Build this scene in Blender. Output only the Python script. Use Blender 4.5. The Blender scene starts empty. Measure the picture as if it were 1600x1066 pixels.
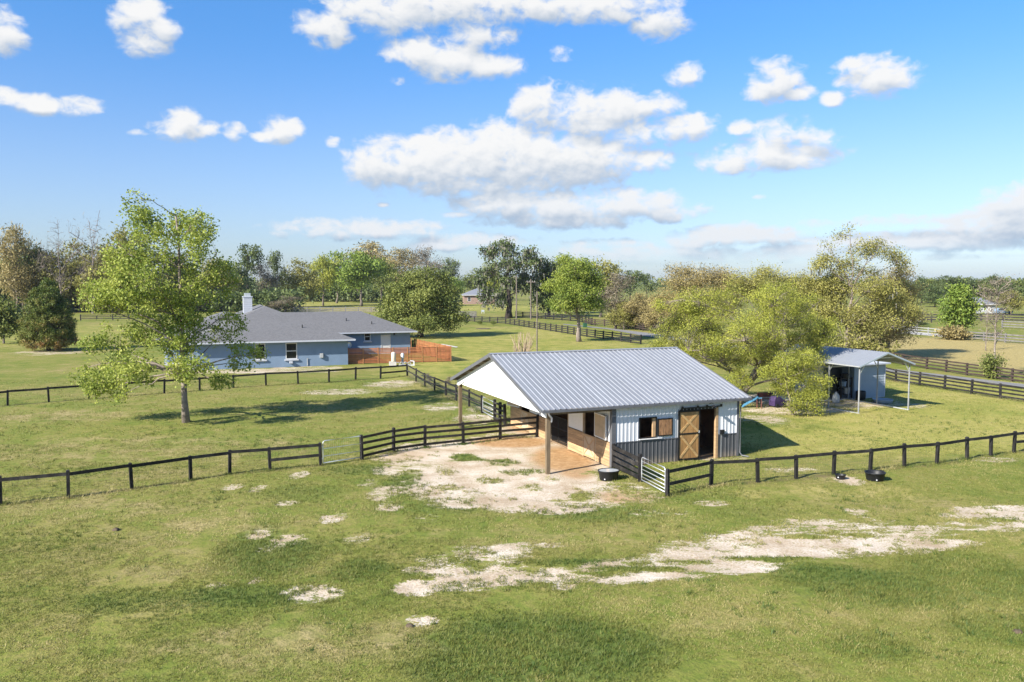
import bpy, math, random
import numpy as np
from mathutils import Vector

S = bpy.context.scene
C = S.collection
random.seed(7)
PI = math.pi

# ------------------------------------------------------------------ camera, sky, sun, exposure
FPX, HORIZON, CAM_H = 1290.0, 441.5, 9.5          # focal length in photo pixels, horizon row, height
PITCH = math.atan((533 - HORIZON) / FPX)
cam_d = bpy.data.cameras.new('camera')
cam = bpy.data.objects.new('camera', cam_d); C.objects.link(cam)
cam.location = (0, 0, CAM_H)
cam.rotation_euler = (PI / 2 - PITCH, 0, 0)
cam_d.sensor_width = 36; cam_d.lens = 36 * FPX / 1600
cam_d.clip_start = 0.5; cam_d.clip_end = 6000
S.camera = cam
S.view_settings.view_transform = 'Standard'
S.view_settings.look = 'None'
S.view_settings.exposure = 1.18
S.view_settings.gamma = 1
S.view_settings.use_curve_mapping = False
S.render.engine = 'CYCLES'
S.cycles.max_bounces = 6
S.cycles.diffuse_bounces = 3
S.cycles.transparent_max_bounces = 8
S.cycles.use_denoising = True

SUN_EL = math.radians(33)
SHADOW_AZ = math.radians(40)                        # direction the shadows run, from +x towards +y
sun_dir = Vector((-math.cos(SHADOW_AZ) * math.cos(SUN_EL), -math.sin(SHADOW_AZ) * math.cos(SUN_EL), math.sin(SUN_EL)))
sl = bpy.data.lights.new('sun', 'SUN'); sl.energy = 4.9; sl.angle = math.radians(0.5); sl.color = (1.0, 0.945, 0.855)
so = bpy.data.objects.new('sun', sl); C.objects.link(so)
so.rotation_euler = sun_dir.to_track_quat('Z', 'Y').to_euler()
so.location = (-30, -30, 60)


def pix_ray(px, py):
    a, b = (px - 800) / FPX, (533 - py) / FPX
    c, s = math.cos(PITCH), math.sin(PITCH)
    return np.array([a, c + b * s, -s + b * c])


def G(px, py, z=0.0):
    """ground (or level z) point seen at a photo pixel"""
    r = pix_ray(px, py); t = (z - CAM_H) / r[2]
    return np.array([r[0] * t, r[1] * t, z])


# ---- node helpers
class NT:
    def __init__(s, tree): s.t = tree; s.n = tree.nodes; s.l = tree.links
    def put(s, sock, v):
        if v is None: return
        if isinstance(v, bpy.types.NodeSocket): s.l.new(v, sock)
        else: sock.default_value = v
    def math(s, op, a, b=None, c=None, clamp=False):
        n = s.n.new('ShaderNodeMath'); n.operation = op; n.use_clamp = clamp
        for i, v in enumerate((a, b, c)): s.put(n.inputs[i], v)
        return n.outputs[0]
    def vec(s, op, a, b=None, c=None):
        n = s.n.new('ShaderNodeVectorMath'); n.operation = op
        for i, v in enumerate((a, b, c)): s.put(n.inputs[i], v)
        return n.outputs['Value'] if op in ('DOT_PRODUCT', 'LENGTH') else n.outputs[0]
    def mix(s, f, a, b, blend='MIX'):
        n = s.n.new('ShaderNodeMix'); n.data_type = 'RGBA'; n.blend_type = blend; n.clamp_factor = True
        s.put(n.inputs[0], f)
        s.put(n.inputs[6], a if not isinstance(a, tuple) or len(a) == 4 else (*a, 1))
        s.put(n.inputs[7], b if not isinstance(b, tuple) or len(b) == 4 else (*b, 1))
        return n.outputs[2]
    def smooth(s, v, lo, hi, a=0.0, b=1.0):
        n = s.n.new('ShaderNodeMapRange'); n.interpolation_type = 'SMOOTHSTEP'
        s.put(n.inputs[0], v); s.put(n.inputs[1], lo); s.put(n.inputs[2], hi); s.put(n.inputs[3], a); s.put(n.inputs[4], b)
        return n.outputs[0]
    def noise(s, vec, scale, detail=3, rough=0.55, dist=0.0, col=False):
        n = s.n.new('ShaderNodeTexNoise'); s.put(n.inputs['Vector'], vec)
        n.inputs['Scale'].default_value = scale; n.inputs['Detail'].default_value = detail
        n.inputs['Roughness'].default_value = rough; n.inputs['Distortion'].default_value = dist
        return n.outputs['Color' if col else 'Fac']
    def attr(s, name):
        n = s.n.new('ShaderNodeAttribute'); n.attribute_name = name
        return n.outputs['Fac']
    def xyz(s, x, y, z):
        n = s.n.new('ShaderNodeCombineXYZ')
        for i, v in enumerate((x, y, z)): s.put(n.inputs[i], v)
        return n.outputs[0]
    def sep(s, v):
        n = s.n.new('ShaderNodeSeparateXYZ'); s.put(n.inputs[0], v); return n.outputs
    def ramp(s, f, stops):
        n = s.n.new('ShaderNodeValToRGB'); s.put(n.inputs[0], f)
        e = n.color_ramp.elements
        while len(e) < len(stops): e.new(0.5)
        for i, (p, c) in enumerate(stops): e[i].position = p; e[i].color = (*c, 1)
        return n.outputs[0]
    def bump(s, h, strength, dist):
        n = s.n.new('ShaderNodeBump'); s.put(n.inputs['Height'], h)
        n.inputs['Strength'].default_value = strength; n.inputs['Distance'].default_value = dist
        return n.outputs[0]


# ---- the sky: Nishita air with cumulus banks laid out by bearing and elevation
world = bpy.data.worlds.new('World'); S.world = world; world.use_nodes = True
W = NT(world.node_tree); W.n.clear()
tc = W.n.new('ShaderNodeTexCoord')
dirv = W.vec('NORMALIZE', tc.outputs['Generated'])
dx, dy, dz = W.sep(dirv)
sky = W.n.new('ShaderNodeTexSky'); sky.sky_type = 'NISHITA'; sky.sun_disc = False
sky.sun_elevation = SUN_EL
sky.sun_rotation = math.atan2(sun_dir.x, sun_dir.y) % (2 * PI)
sky.altitude = 0; sky.air_density = 1.0; sky.dust_density = 0.5; sky.ozone_density = 2.5
az = W.math('ARCTAN2', dx, dy)
el = W.math('ARCSINE', dz)
pv = W.xyz(az, el, 0.0)
CLOUDS = [  # photo px, py, half width, half height, weight
    (6, 50, 24, 28, 1), (222, 28, 34, 26, 1), (228, 62, 30, 24, 1), (246, 42, 26, 22, 1), (205, 12, 22, 16, .8),
    (15, 152, 24, 11, .9), (60, 162, 36, 13, 1), (118, 166, 30, 14, 1), (283, 200, 38, 18, 1), (290, 186, 22, 16, 1), (216, 207, 16, 6, .35),
    (440, 204, 27, 20, 1), (416, 214, 22, 8, 1), (370, 205, 18, 14, .45), (520, 222, 12, 9, .3),
    (515, 42, 44, 28, .9), (600, 18, 90, 32, 1), (700, 5, 130, 30, 1), (820, 5, 130, 26, 1), (930, 8, 110, 24, 1), (1032, 28, 40, 28, 1), (970, 22, 40, 14, .9),
    (655, 84, 48, 24, 1.1), (700, 96, 60, 26, 1.1), (755, 102, 52, 20, 1), (745, 52, 60, 34, .75), (622, 125, 14, 9, .4),
    (878, 84, 22, 14, .5), (1070, 117, 28, 17, .9), (1210, 128, 38, 28, 1), (1243, 146, 26, 11, .9), (1192, 142, 26, 14, 1),
    (1370, 122, 48, 27, 1), (1405, 128, 32, 14, .9), (1335, 98, 28, 12, .8), (1303, 153, 18, 11, .8),
    (842, 168, 42, 34, 1), (900, 176, 70, 32, 1), (962, 172, 52, 32, 1), (1010, 165, 60, 20, .85), (1068, 200, 50, 22, .9), (1000, 208, 55, 20, .9), (925, 195, 70, 18, 1),
    (1200, 242, 84, 24, 1), (1232, 208, 42, 24, .9), (1150, 258, 46, 13, 1), (1272, 216, 38, 14, .8), (1245, 252, 40, 14, 1), (1155, 200, 20, 12, .7),
    (610, 258, 60, 34, 1.25), (690, 258, 84, 42, 1.3), (780, 250, 105, 46, 1.35), (865, 250, 95, 42, 1.3), (935, 248, 66, 30, 1), (1015, 252, 34, 18, .9), (720, 285, 120, 22, 1), (800, 285, 90, 22, 1),
    (800, 318, 80, 24, 1.1), (880, 325, 120, 28, 1.1), (970, 322, 110, 24, 1), (1045, 332, 52, 16, .9), (890, 345, 120, 13, 1),
    (560, 358, 130, 16, .9), (490, 356, 60, 9, .8), (645, 354, 60, 10, .8), (740, 376, 95, 13, .8), (690, 384, 70, 10, .7),
    (1150, 370, 95, 17, .95), (1185, 366, 60, 15, .9), (1085, 380, 50, 12, .8), (950, 380, 80, 9, .5), (1000, 398, 230, 15, .75), (1200, 395, 190, 14, .7), (1390, 372, 120, 12, .8),
    (1440, 344, 160, 9, .85), (1545, 352, 90, 16, 1), (1592, 318, 40, 24, 1.1), (1490, 374, 150, 17, .9), (1590, 345, 70, 26, 1.1), (1420, 402, 150, 6, .5), (1185, 308, 16, 5, .35), (600, 320, 12, 5, .3), (720, 336, 40, 6, .5),
]
gt = bpy.data.node_groups.new('cloud_field', 'ShaderNodeTree')
gt.interface.new_socket('p', in_out='INPUT', socket_type='NodeSocketVector')
gt.interface.new_socket('d', in_out='OUTPUT', socket_type='NodeSocketFloat')
g = NT(gt); gi = g.n.new('NodeGroupInput'); go = g.n.new('NodeGroupOutput')
rr = random.Random(3)
blobs = []
for px, py, ax, ay, w in CLOUDS:
    r = pix_ray(px, py); r = r / np.linalg.norm(r)
    blobs.append((math.atan2(r[0], r[1]), math.asin(r[2]), ax / FPX * 1.14, ay / FPX * 1.12, w))
for k in range(34):                                  # the same scattered cumulus all round the compass
    a = rr.uniform(0.75, 2 * PI - 0.75); a = a - 2 * PI if a > PI else a
    e = rr.uniform(0.03, 0.75)
    for q in range(2):
        blobs.append((a + rr.uniform(-.05, .05), e + rr.uniform(-.01, .01), rr.uniform(.05, .12), rr.uniform(.015, .04) * (1 + e), 1))
acc = None
for a, e, ax, ay, w in blobs:
    q = g.vec('MULTIPLY_ADD', gi.outputs[0], (1 / ax, 1 / ay, 0), (-a / ax, -e / ay, 0))
    v = g.vec('DOT_PRODUCT', q, q)
    v = g.math('MULTIPLY_ADD', v, -1.0, w)
    acc = v if acc is None else g.math('SMOOTH_MAX', acc, v, 0.15)
g.l.new(acc, go.inputs[0])


def field(p):
    n = W.n.new('ShaderNodeGroup'); n.node_tree = gt; W.l.new(p, n.inputs[0]); return n.outputs[0]


np3 = W.vec('MULTIPLY', pv, (1.0, 1.45, 1.0))
def fbm(p):
    a = W.noise(p, 26.0, 2, 0.5, 0.3)
    b = W.noise(p, 60.0, 5, 0.62, 0.4)
    return W.math('ADD', W.math('MULTIPLY', W.math('SUBTRACT', a, 0.5), 2.6), W.math('MULTIPLY', W.math('SUBTRACT', b, 0.5), 2.1))
n0 = fbm(np3)
n1 = fbm(W.vec('ADD', np3, (-0.006, 0.010, 0.0)))
D0 = W.math('ADD', W.math('MAXIMUM', field(pv), -3.0), n0)
Dup = field(W.vec('ADD', pv, (-0.004, 0.016, 0.0)))
Dlo = field(pv)
alpha = W.smooth(D0, -0.3, 0.95)
lit = W.math('ADD', W.math('MULTIPLY', W.math('SUBTRACT', Dlo, Dup), 0.95), W.math('MULTIPLY', W.math('SUBTRACT', n0, n1), 0.36))
lit = W.smooth(lit, -0.75, 0.60)
hgt = W.smooth(el, 0.03, 0.16)                       # low banks are seen through more air
body = W.mix(lit, (3.3, 3.85, 4.6), (6.5, 6.45, 6.35))
body = W.mix(hgt, W.mix(lit, (2.3, 3.1, 4.2), (5.6, 5.8, 6.1)), body)
skyc = W.mix(1.0, sky.outputs[0], W.mix(W.smooth(el, 0.02, 0.38), (0.70, 0.83, 1.12), (1.06, 1.24, 1.46)), 'MULTIPLY')
hs = W.n.new('ShaderNodeHueSaturation'); W.l.new(W.smooth(el, 0.0, 0.30, 0.85, 1.16), hs.inputs['Saturation'])
hs.inputs['Value'].default_value = 1.0; W.l.new(skyc, hs.inputs['Color'])
above = W.smooth(el, 0.005, 0.05)
out = W.mix(W.math('MULTIPLY', W.math('MULTIPLY', alpha, above), 0.96), hs.outputs[0], body)
bg = W.n.new('ShaderNodeBackground'); bg.inputs['Strength'].default_value = 0.066
W.l.new(out, bg.inputs['Color'])
wo = W.n.new('ShaderNodeOutputWorld'); W.l.new(bg.outputs[0], wo.inputs[0])
world.cycles.sampling_method = 'MANUAL'; world.cycles.sample_map_resolution = 512

# ------------------------------------------------------------------ materials
MATS = {}


def material(name, col, rough=0.7, var=0.12, vscale=3.0, bump=0.0, bscale=20.0, bdist=0.01, metal=0.0, spec=0.35, stretch=None, col2=None, rand=0.0):
    if name in MATS: return MATS[name]
    col = tuple(c * .9 for c in col)
    m = bpy.data.materials.new(name); m.use_nodes = True; MATS[name] = m
    t = NT(m.node_tree); b = t.n['Principled BSDF']
    tcn = t.n.new('ShaderNodeTexCoord'); v = tcn.outputs['Object']
    if stretch: v = t.vec('MULTIPLY', v, stretch)
    nz = t.noise(v, vscale, 4, 0.6)
    dark = tuple(c * (1 - var * 1.6) for c in col)
    lite = col2 if col2 else tuple(min(1, c * (1 + var)) for c in col)
    c = t.ramp(nz, [(0.28, dark), (0.5, col), (0.74, lite)])
    if rand:
        oi = t.n.new('ShaderNodeObjectInfo')
        c = t.vec('SCALE', c); c.node.inputs['Scale'].default_value = 1
        t.l.new(t.math('MULTIPLY_ADD', oi.outputs['Random'], 2 * rand, 1 - rand), c.node.inputs['Scale'])
    t.l.new(c, b.inputs['Base Color'])
    b.inputs['Roughness'].default_value = rough; b.inputs['Metallic'].default_value = metal
    b.inputs['Specular IOR Level'].default_value = spec
    if bump: t.l.new(t.bump(t.noise(v, bscale, 3, 0.6), bump, bdist), b.inputs['Normal'])
    return m


M_black = material('black fence paint', (0.019, 0.017, 0.016), 0.75, 0.35, 2.5, 0.4, 30, 0.01, stretch=(1, 1, 1), col2=(0.05, 0.045, 0.04), rand=.45)
M_brownfence = material('weathered brown fence', (0.055, 0.038, 0.03), 0.85, 0.3, 2.0)
M_greyfence = material('weathered grey fence', (0.17, 0.16, 0.155), 0.85, 0.25, 2.0)
M_whitefence = material('white fence paint', (0.30, 0.30, 0.29), 0.7, 0.1)
M_galv = material('galvanised tube', (0.66, 0.68, 0.70), 0.4, 0.12, 6, metal=0.55)
M_wire = material('fence wire', (0.10, 0.10, 0.10), 0.5, 0.1, metal=0.3)
M_roofmetal = material('galvalume roof', (0.345, 0.352, 0.365), 0.45, 0.07, 1.3, metal=0.35, spec=0.5, rand=.045)
M_carport = material('pale carport steel', (0.28, 0.295, 0.32), 0.45, 0.05, 1.3, metal=0.2, spec=0.5)
M_slim = material('weathered steel post', (0.30, 0.31, 0.32), 0.5, 0.12)
M_trim = material('charcoal trim', (0.115, 0.118, 0.128), 0.5, 0.1)
M_whitesteel = material('white steel siding', (0.66, 0.67, 0.69), 0.45, 0.03, 0.8)
def splash(m, zt=.6):
    t = NT(m.node_tree); b = t.n['Principled BSDF']; src = b.inputs['Base Color'].links[0].from_socket
    p = t.n.new('ShaderNodeNewGeometry').outputs['Position']; z = t.sep(p)[2]
    f = t.math('MULTIPLY', t.smooth(t.math('ADD', z, t.math('MULTIPLY', t.noise(p, 5.0, 4, .65), .7)), .3, .3 + zt, 1, 0), .32)
    t.l.new(t.mix(f, src, (0.40, 0.30, 0.20)), b.inputs['Base Color'])
M_char = material('charcoal steel siding', (0.082, 0.085, 0.093), 0.45, 0.08, 0.8)
splash(M_char)
M_whitepaint = material('white panel paint', (0.80, 0.79, 0.77), 0.6, 0.03, 1.5)
M_pine = material('fresh pine plank', (0.50, 0.325, 0.175), 0.65, 0.2, 3.0, 0.2, 40, 0.003, stretch=(1, .35, 3), rand=.16)
M_ply = material('stall door ply', (0.52, 0.40, 0.27), 0.65, 0.14, 2.5)
M_doorwood = material('stained door boards', (0.36, 0.20, 0.075), 0.6, 0.25, 2.5, 0.2, 40, 0.003, stretch=(4, 1, .5), rand=.1)
M_brace = material('lighter door braces', (0.47, 0.30, 0.13), 0.6, 0.2, 3.0, stretch=(1, 1, 3))
M_shutwood = material('knotty shutter boards', (0.29, 0.155, 0.075), 0.65, 0.4, 9.0, stretch=(2, 1, .4), rand=.15)
M_post = material('treated post', (0.17, 0.125, 0.075), 0.8, 0.35, 2.2, 0.4, 25, 0.006, stretch=(3, 3, .5))
M_blackmetal = material('black hardware', (0.012, 0.012, 0.013), 0.45, 0.1)
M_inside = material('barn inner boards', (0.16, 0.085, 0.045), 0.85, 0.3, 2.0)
M_earth = material('stall floor earth', (0.25, 0.17, 0.10), 0.95, 0.2)
M_cedar = material('red cedar slats', (0.31, 0.115, 0.047), 0.6, 0.3, 1.5, stretch=(1, 1, 6), rand=.25)
M_cedarpost = material('red cedar posts', (0.40, 0.18, 0.07), 0.6, 0.2, 1.5)
M_tub = material('black rubber tub', (0.014, 0.015, 0.017), 0.5, 0.2)
M_concrete = material('pale concrete', (0.52, 0.49, 0.45), 0.9, 0.12, 2.0)
M_bark = material('grey bark', (0.17, 0.14, 0.115), 0.9, 0.4, 5.0, 0.6, 14, 0.03)
M_barkpale = material('pale bark', (0.25, 0.205, 0.17), 0.9, 0.35, 3.0, 0.5, 14, 0.03)
M_barkdark = material('dark bark', (0.065, 0.05, 0.042), 0.9, 0.3, 4.0)
M_twig = material('bare grey twigs', (0.20, 0.165, 0.15), 0.9, 0.2, 4.0)
M_glass = bpy.data.materials.new('window glass'); M_glass.use_nodes = True
_b = M_glass.node_tree.nodes['Principled BSDF']; _b.inputs['Base Color'].default_value = (0.012, 0.013, 0.018, 1); _b.inputs['Roughness'].default_value = 0.06
M_water = bpy.data.materials.new('trough water'); M_water.use_nodes = True
_b = M_water.node_tree.nodes['Principled BSDF']; _b.inputs['Base Color'].default_value = (0.42, 0.44, 0.44, 1); _b.inputs['Roughness'].default_value = 0.03; _b.inputs['Specular IOR Level'].default_value = 0.9
M_cream = material('cream tank paint', (0.66, 0.58, 0.45), 0.5, 0.06)
M_white = material('white plastic', (0.62, 0.62, 0.62), 0.5, 0.04)
M_blueplastic = material('blue plastic', (0.07, 0.22, 0.36), 0.4, 0.15)  # darkened: the oak's shade over the slide is put into this colour
M_purple = material('purple plastic', (0.05, 0.03, 0.09), 0.5, 0.2)  # likewise darker than the bare plastic, for the shade under the oak
M_redpl = material('red plastic', (0.13, 0.045, 0.035), 0.5, 0.2)
M_poly = material('blue grey stucco', (0.19, 0.265, 0.37), 0.85, 0.05, 1.2, 0.2, 30, 0.005)
M_housetrim = material('pale house trim', (0.50, 0.52, 0.57), 0.6, 0.04)
M_siding = material('shed lap siding', (0.34, 0.39, 0.43), 0.6, 0.04)
M_brick = material('far red brick', (0.29, 0.20, 0.165), 0.9, 0.15, 1.5)
M_greyroof = material('far grey roof', (0.19, 0.20, 0.23), 0.8, 0.1)
M_acgrey = material('condenser grey', (0.42, 0.43, 0.43), 0.5, 0.06)
M_dead = material('dead stalks', (0.40, 0.30, 0.21), 0.9, 0.3, 4)
M_green = material('green enamel', (0.03, 0.10, 0.055), 0.5, 0.1)
M_road = material('grey lane asphalt', (0.21, 0.205, 0.20), 0.95, 0.12, 0.5, 0.3, 8, 0.01)
M_moss = material('hanging grey moss', (0.15, 0.145, 0.115), 0.95, 0.3, 0.6)
M_darkbrown = material('mottled dark brown', (0.10, 0.075, 0.05), 0.95, 0.4, 4, 0.6, 12, 0.03)


def shingles():
    m = bpy.data.materials.new('asphalt shingles'); m.use_nodes = True
    t = NT(m.node_tree); b = t.n['Principled BSDF']
    v = t.n.new('ShaderNodeTexCoord').outputs['Object']
    br = t.n.new('ShaderNodeTexBrick'); t.l.new(v, br.inputs['Vector'])
    br.inputs['Scale'].default_value = 2.2; br.inputs['Mortar Size'].default_value = 0.012
    br.inputs['Color1'].default_value = (0.088, 0.087, 0.088, 1); br.inputs['Color2'].default_value = (0.13, 0.128, 0.13, 1); br.inputs['Mortar'].default_value = (0.075, 0.075, 0.08, 1)
    n = t.noise(v, 6.0, 4, 0.7)
    t.l.new(t.mix(t.smooth(n, .3, .7, 0, .55), br.outputs[0], (0.155, 0.152, 0.154)), b.inputs['Base Color'])
    b.inputs['Roughness'].default_value = 0.9
    t.l.new(t.bump(n, 0.5, 0.02), b.inputs['Normal'])
    return m
M_shingle = shingles()


def leaf_material(name, cols, trans=0.35):
    m = bpy.data.materials.new(name); m.use_nodes = True
    t = NT(m.node_tree); b = t.n['Principled BSDF']; o = t.n['Material Output']
    c = t.ramp(t.attr('tint'), [(0.0, cols[0]), (0.5, cols[1]), (1.0, cols[2])])
    t.l.new(c, b.inputs['Base Color']); b.inputs['Roughness'].default_value = 0.55; b.inputs['Specular IOR Level'].default_value = 0.25
    tr = t.n.new('ShaderNodeBsdfTranslucent'); t.l.new(c, tr.inputs['Color'])
    mx = t.n.new('ShaderNodeMixShader'); mx.inputs[0].default_value = trans
    t.l.new(b.outputs[0], mx.inputs[1]); t.l.new(tr.outputs[0], mx.inputs[2]); t.l.new(mx.outputs[0], o.inputs['Surface'])
    return m


L_spring = leaf_material('fresh spring leaves', ((0.09, 0.145, 0.026), (0.235, 0.295, 0.05), (0.43, 0.46, 0.1)), 0.4)
L_yellow = leaf_material('yellow green leaves', ((0.11,0.112,0.036),(0.325,0.35,0.055),(0.52,0.52,0.095)), 0.4)
L_light = leaf_material('light green leaves', ((0.088, 0.1425, 0.026), (0.192, 0.27, 0.0455), (0.336, 0.39, 0.078)), 0.38)
L_mid = leaf_material('mid green leaves', ((0.065, 0.095, 0.022), (0.15, 0.18, 0.042), (0.27, 0.29, 0.075)), 0.3)
L_dark = leaf_material('dark green leaves', ((0.045, 0.066, 0.024), (0.1, 0.135, 0.042), (0.19, 0.225, 0.075)), 0.25)
L_olive = leaf_material('olive brown leaves', ((0.11, 0.105, 0.038), (0.26, 0.25, 0.066), (0.42, 0.39, 0.11)), 0.35)
L_brown = leaf_material('brown budding twigs', ((0.14, 0.115, 0.048), (0.29, 0.235, 0.095), (0.45, 0.365, 0.15)), 0.3)
L_grey = leaf_material('pinkish grey twigs', ((0.11, 0.095, 0.062), (0.205, 0.17, 0.115), (0.31, 0.26, 0.18)), 0.2)
L_rust = leaf_material('rusty juniper sprays', ((0.075,0.115,0.022),(0.175,0.185,0.036),(0.38,0.215,0.085)), 0.2)
L_grass = leaf_material('grass blades', ((0.068,0.118,0.024),(0.195,0.203,0.045),(0.44,0.365,0.165)), 0.3)


# ------------------------------------------------------------------ mesh builder
class MB:
    def __init__(s): s.v = []; s.f = []; s.m = []
    def add(s, verts, faces, mi=0):
        o = len(s.v); s.v += [tuple(p) for p in verts]; s.f += [tuple(i + o for i in f) for f in faces]; s.m += [mi] * len(faces); return s
    def box(s, x0, y0, z0, x1, y1, z1, mi=0):
        v = [(x, y, z) for z in (z0, z1) for y in (y0, y1) for x in (x0, x1)]
        return s.add(v, [(0, 2, 3, 1), (4, 5, 7, 6), (0, 1, 5, 4), (2, 6, 7, 3), (0, 4, 6, 2), (1, 3, 7, 5)], mi)
    def bar(s, p, q, w, h, up=(0, 0, 1), mi=0):
        """a straight board from p to q, w across and h along 'up'"""
        p, q = Vector(p), Vector(q); d = (q - p).normalized(); up = Vector(up)
        a = d.cross(up); a = a.normalized() if a.length > 1e-6 else Vector((1, 0, 0)); b = a.cross(d).normalized()
        a *= w / 2; b *= h / 2
        v = [p - a - b, p + a - b, p + a + b, p - a + b, q - a - b, q + a - b, q + a + b, q - a + b]
        return s.add(v, [(0, 1, 2, 3), (4, 7, 6, 5), (0, 4, 5, 1), (1, 5, 6, 2), (2, 6, 7, 3), (3, 7, 4, 0)], mi)
    def tube(s, pts, rad, n=6, mi=0, cap=True):
        pts = np.asarray(pts, float); k = len(pts)
        rad = np.full(k, rad) if np.isscalar(rad) else np.asarray(rad, float)
        t = np.gradient(pts, axis=0); t /= np.linalg.norm(t, axis=1)[:, None] + 1e-9
        ref = np.array([0, 0, 1.0]) if abs(t[0][2]) < 0.9 else np.array([1.0, 0, 0])
        a = np.cross(t, ref); a /= np.linalg.norm(a, axis=1)[:, None] + 1e-9; b = np.cross(t, a)
        th = np.arange(n) * 2 * PI / n
        v = pts[:, None] + rad[:, None, None] * (a[:, None] * np.cos(th)[None, :, None] + b[:, None] * np.sin(th)[None, :, None])
        f = [(i * n + j, i * n + (j + 1) % n, (i + 1) * n + (j + 1) % n, (i + 1) * n + j) for i in range(k - 1) for j in range(n)]
        if cap: f += [tuple(range(n - 1, -1, -1)), tuple((k - 1) * n + j for j in range(n))]
        return s.add(v.reshape(-1, 3).tolist(), f, mi)
    def lathe(s, prof, n=20, c=(0, 0, 0), mi=0, sx=1.0, sy=1.0):
        v = [(c[0] + r * math.cos(2 * PI * j / n) * sx, c[1] + r * math.sin(2 * PI * j / n) * sy, c[2] + z) for r, z in prof for j in range(n)]
        f = [(i * n + j, i * n + (j + 1) % n, (i + 1) * n + (j + 1) % n, (i + 1) * n + j) for i in range(len(prof) - 1) for j in range(n)]
        return s.add(v, f, mi)
    def prism(s, poly, axis, a, b, mi=0):
        """extrude a polygon along an axis ('x','y','z') from a to b; poly gives the two other coordinates"""
        def P(p, t):
            return (t, p[0], p[1]) if axis == 'x' else (p[0], t, p[1]) if axis == 'y' else (p[0], p[1], t)
        n = len(poly)
        v = [P(p, a) for p in poly] + [P(p, b) for p in poly]
        f = [tuple(range(n)), tuple(range(2 * n - 1, n - 1, -1))] + [(i, n + i, n + (i + 1) % n, (i + 1) % n) for i in range(n)]
        return s.add(v, f, mi)
    def data(s, name, mats, smooth=False):
        me = bpy.data.meshes.new(name); me.from_pydata(s.v, [], s.f)
        mats = mats if isinstance(mats, (list, tuple)) else [mats]
        for m in mats: me.materials.append(m)
        if len(mats) > 1: me.polygons.foreach_set('material_index', s.m)
        if smooth: me.polygons.foreach_set('use_smooth', [True] * len(me.polygons))
        me.update(); return me
    def build(s, name, mats, parent=None, loc=(0, 0, 0), rot=(0, 0, 0), smooth=False):
        return link(name, s.data(name, mats, smooth), parent, loc, rot)


def link(name, me, parent=None, loc=(0, 0, 0), rot=(0, 0, 0)):
    o = bpy.data.objects.new(name, me); C.objects.link(o); o.location = loc; o.rotation_euler = rot
    if parent: o.parent = parent
    return o


def tag(o, label=None, cat=None, group=None, kind=None):
    if label: o['label'] = label
    if cat: o['category'] = cat
    if group: o['group'] = group
    if kind: o['kind'] = kind
    return o


def thing(name, label, cat, loc=(0, 0, 0), rz=0.0, group=None):
    o = bpy.data.objects.new(name, None); C.objects.link(o); o.empty_display_size = 0.3
    o.location = loc; o.rotation_euler = (0, 0, rz)
    return tag(o, label, cat, group)


def copy_tree(o, parent=None):
    c = o.copy(); C.objects.link(c)
    if parent: c.parent = parent
    for ch in list(o.children): copy_tree(ch, c)
    return c


# ------------------------------------------------------------------ the ground
def seq(stops):
    """coordinates with a varying step: stops = [(from, to, step), ...]"""
    out = []
    for a, b, st in stops:
        n = max(1, int(round((b - a) / st))); out += list(np.linspace(a, b, n, endpoint=False))
    out.append(stops[-1][1]); return np.array(out)


rng = np.random.default_rng(5)


def vnoise(x, y, scale, seed):
    """smooth value noise 0..1"""
    r = np.random.default_rng(seed).random((256, 256)); x = x / scale; y = y / scale
    xi = np.floor(x).astype(int); yi = np.floor(y).astype(int); fx = x - xi; fy = y - yi
    fx = fx * fx * (3 - 2 * fx); fy = fy * fy * (3 - 2 * fy)
    a = r[xi % 256, yi % 256]; b = r[(xi + 1) % 256, yi % 256]; c = r[xi % 256, (yi + 1) % 256]; d = r[(xi + 1) % 256, (yi + 1) % 256]
    return (a * (1 - fx) + b * fx) * (1 - fy) + (c * (1 - fx) + d * fx) * fy


def relief(x, y):
    near = np.clip((140 - y) / 60, 0, 1)
    return near * ((vnoise(x, y, 5.0, 1) - .5) * 0.07 + (vnoise(x, y, 1.3, 2) - .5) * 0.035 + (vnoise(x, y, 0.45, 4) - .5) * 0.02)


def patch(L):
    """photo ellipses laid on the ground as (x, y, rx, ry, weight)"""
    out = []
    for px, py, rx, ry, w in L:
        p = G(px, py); d = p[1]
        out.append((p[0], p[1], rx * d / FPX, ry * d * d / (CAM_H * FPX), w))
    return out


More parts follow.
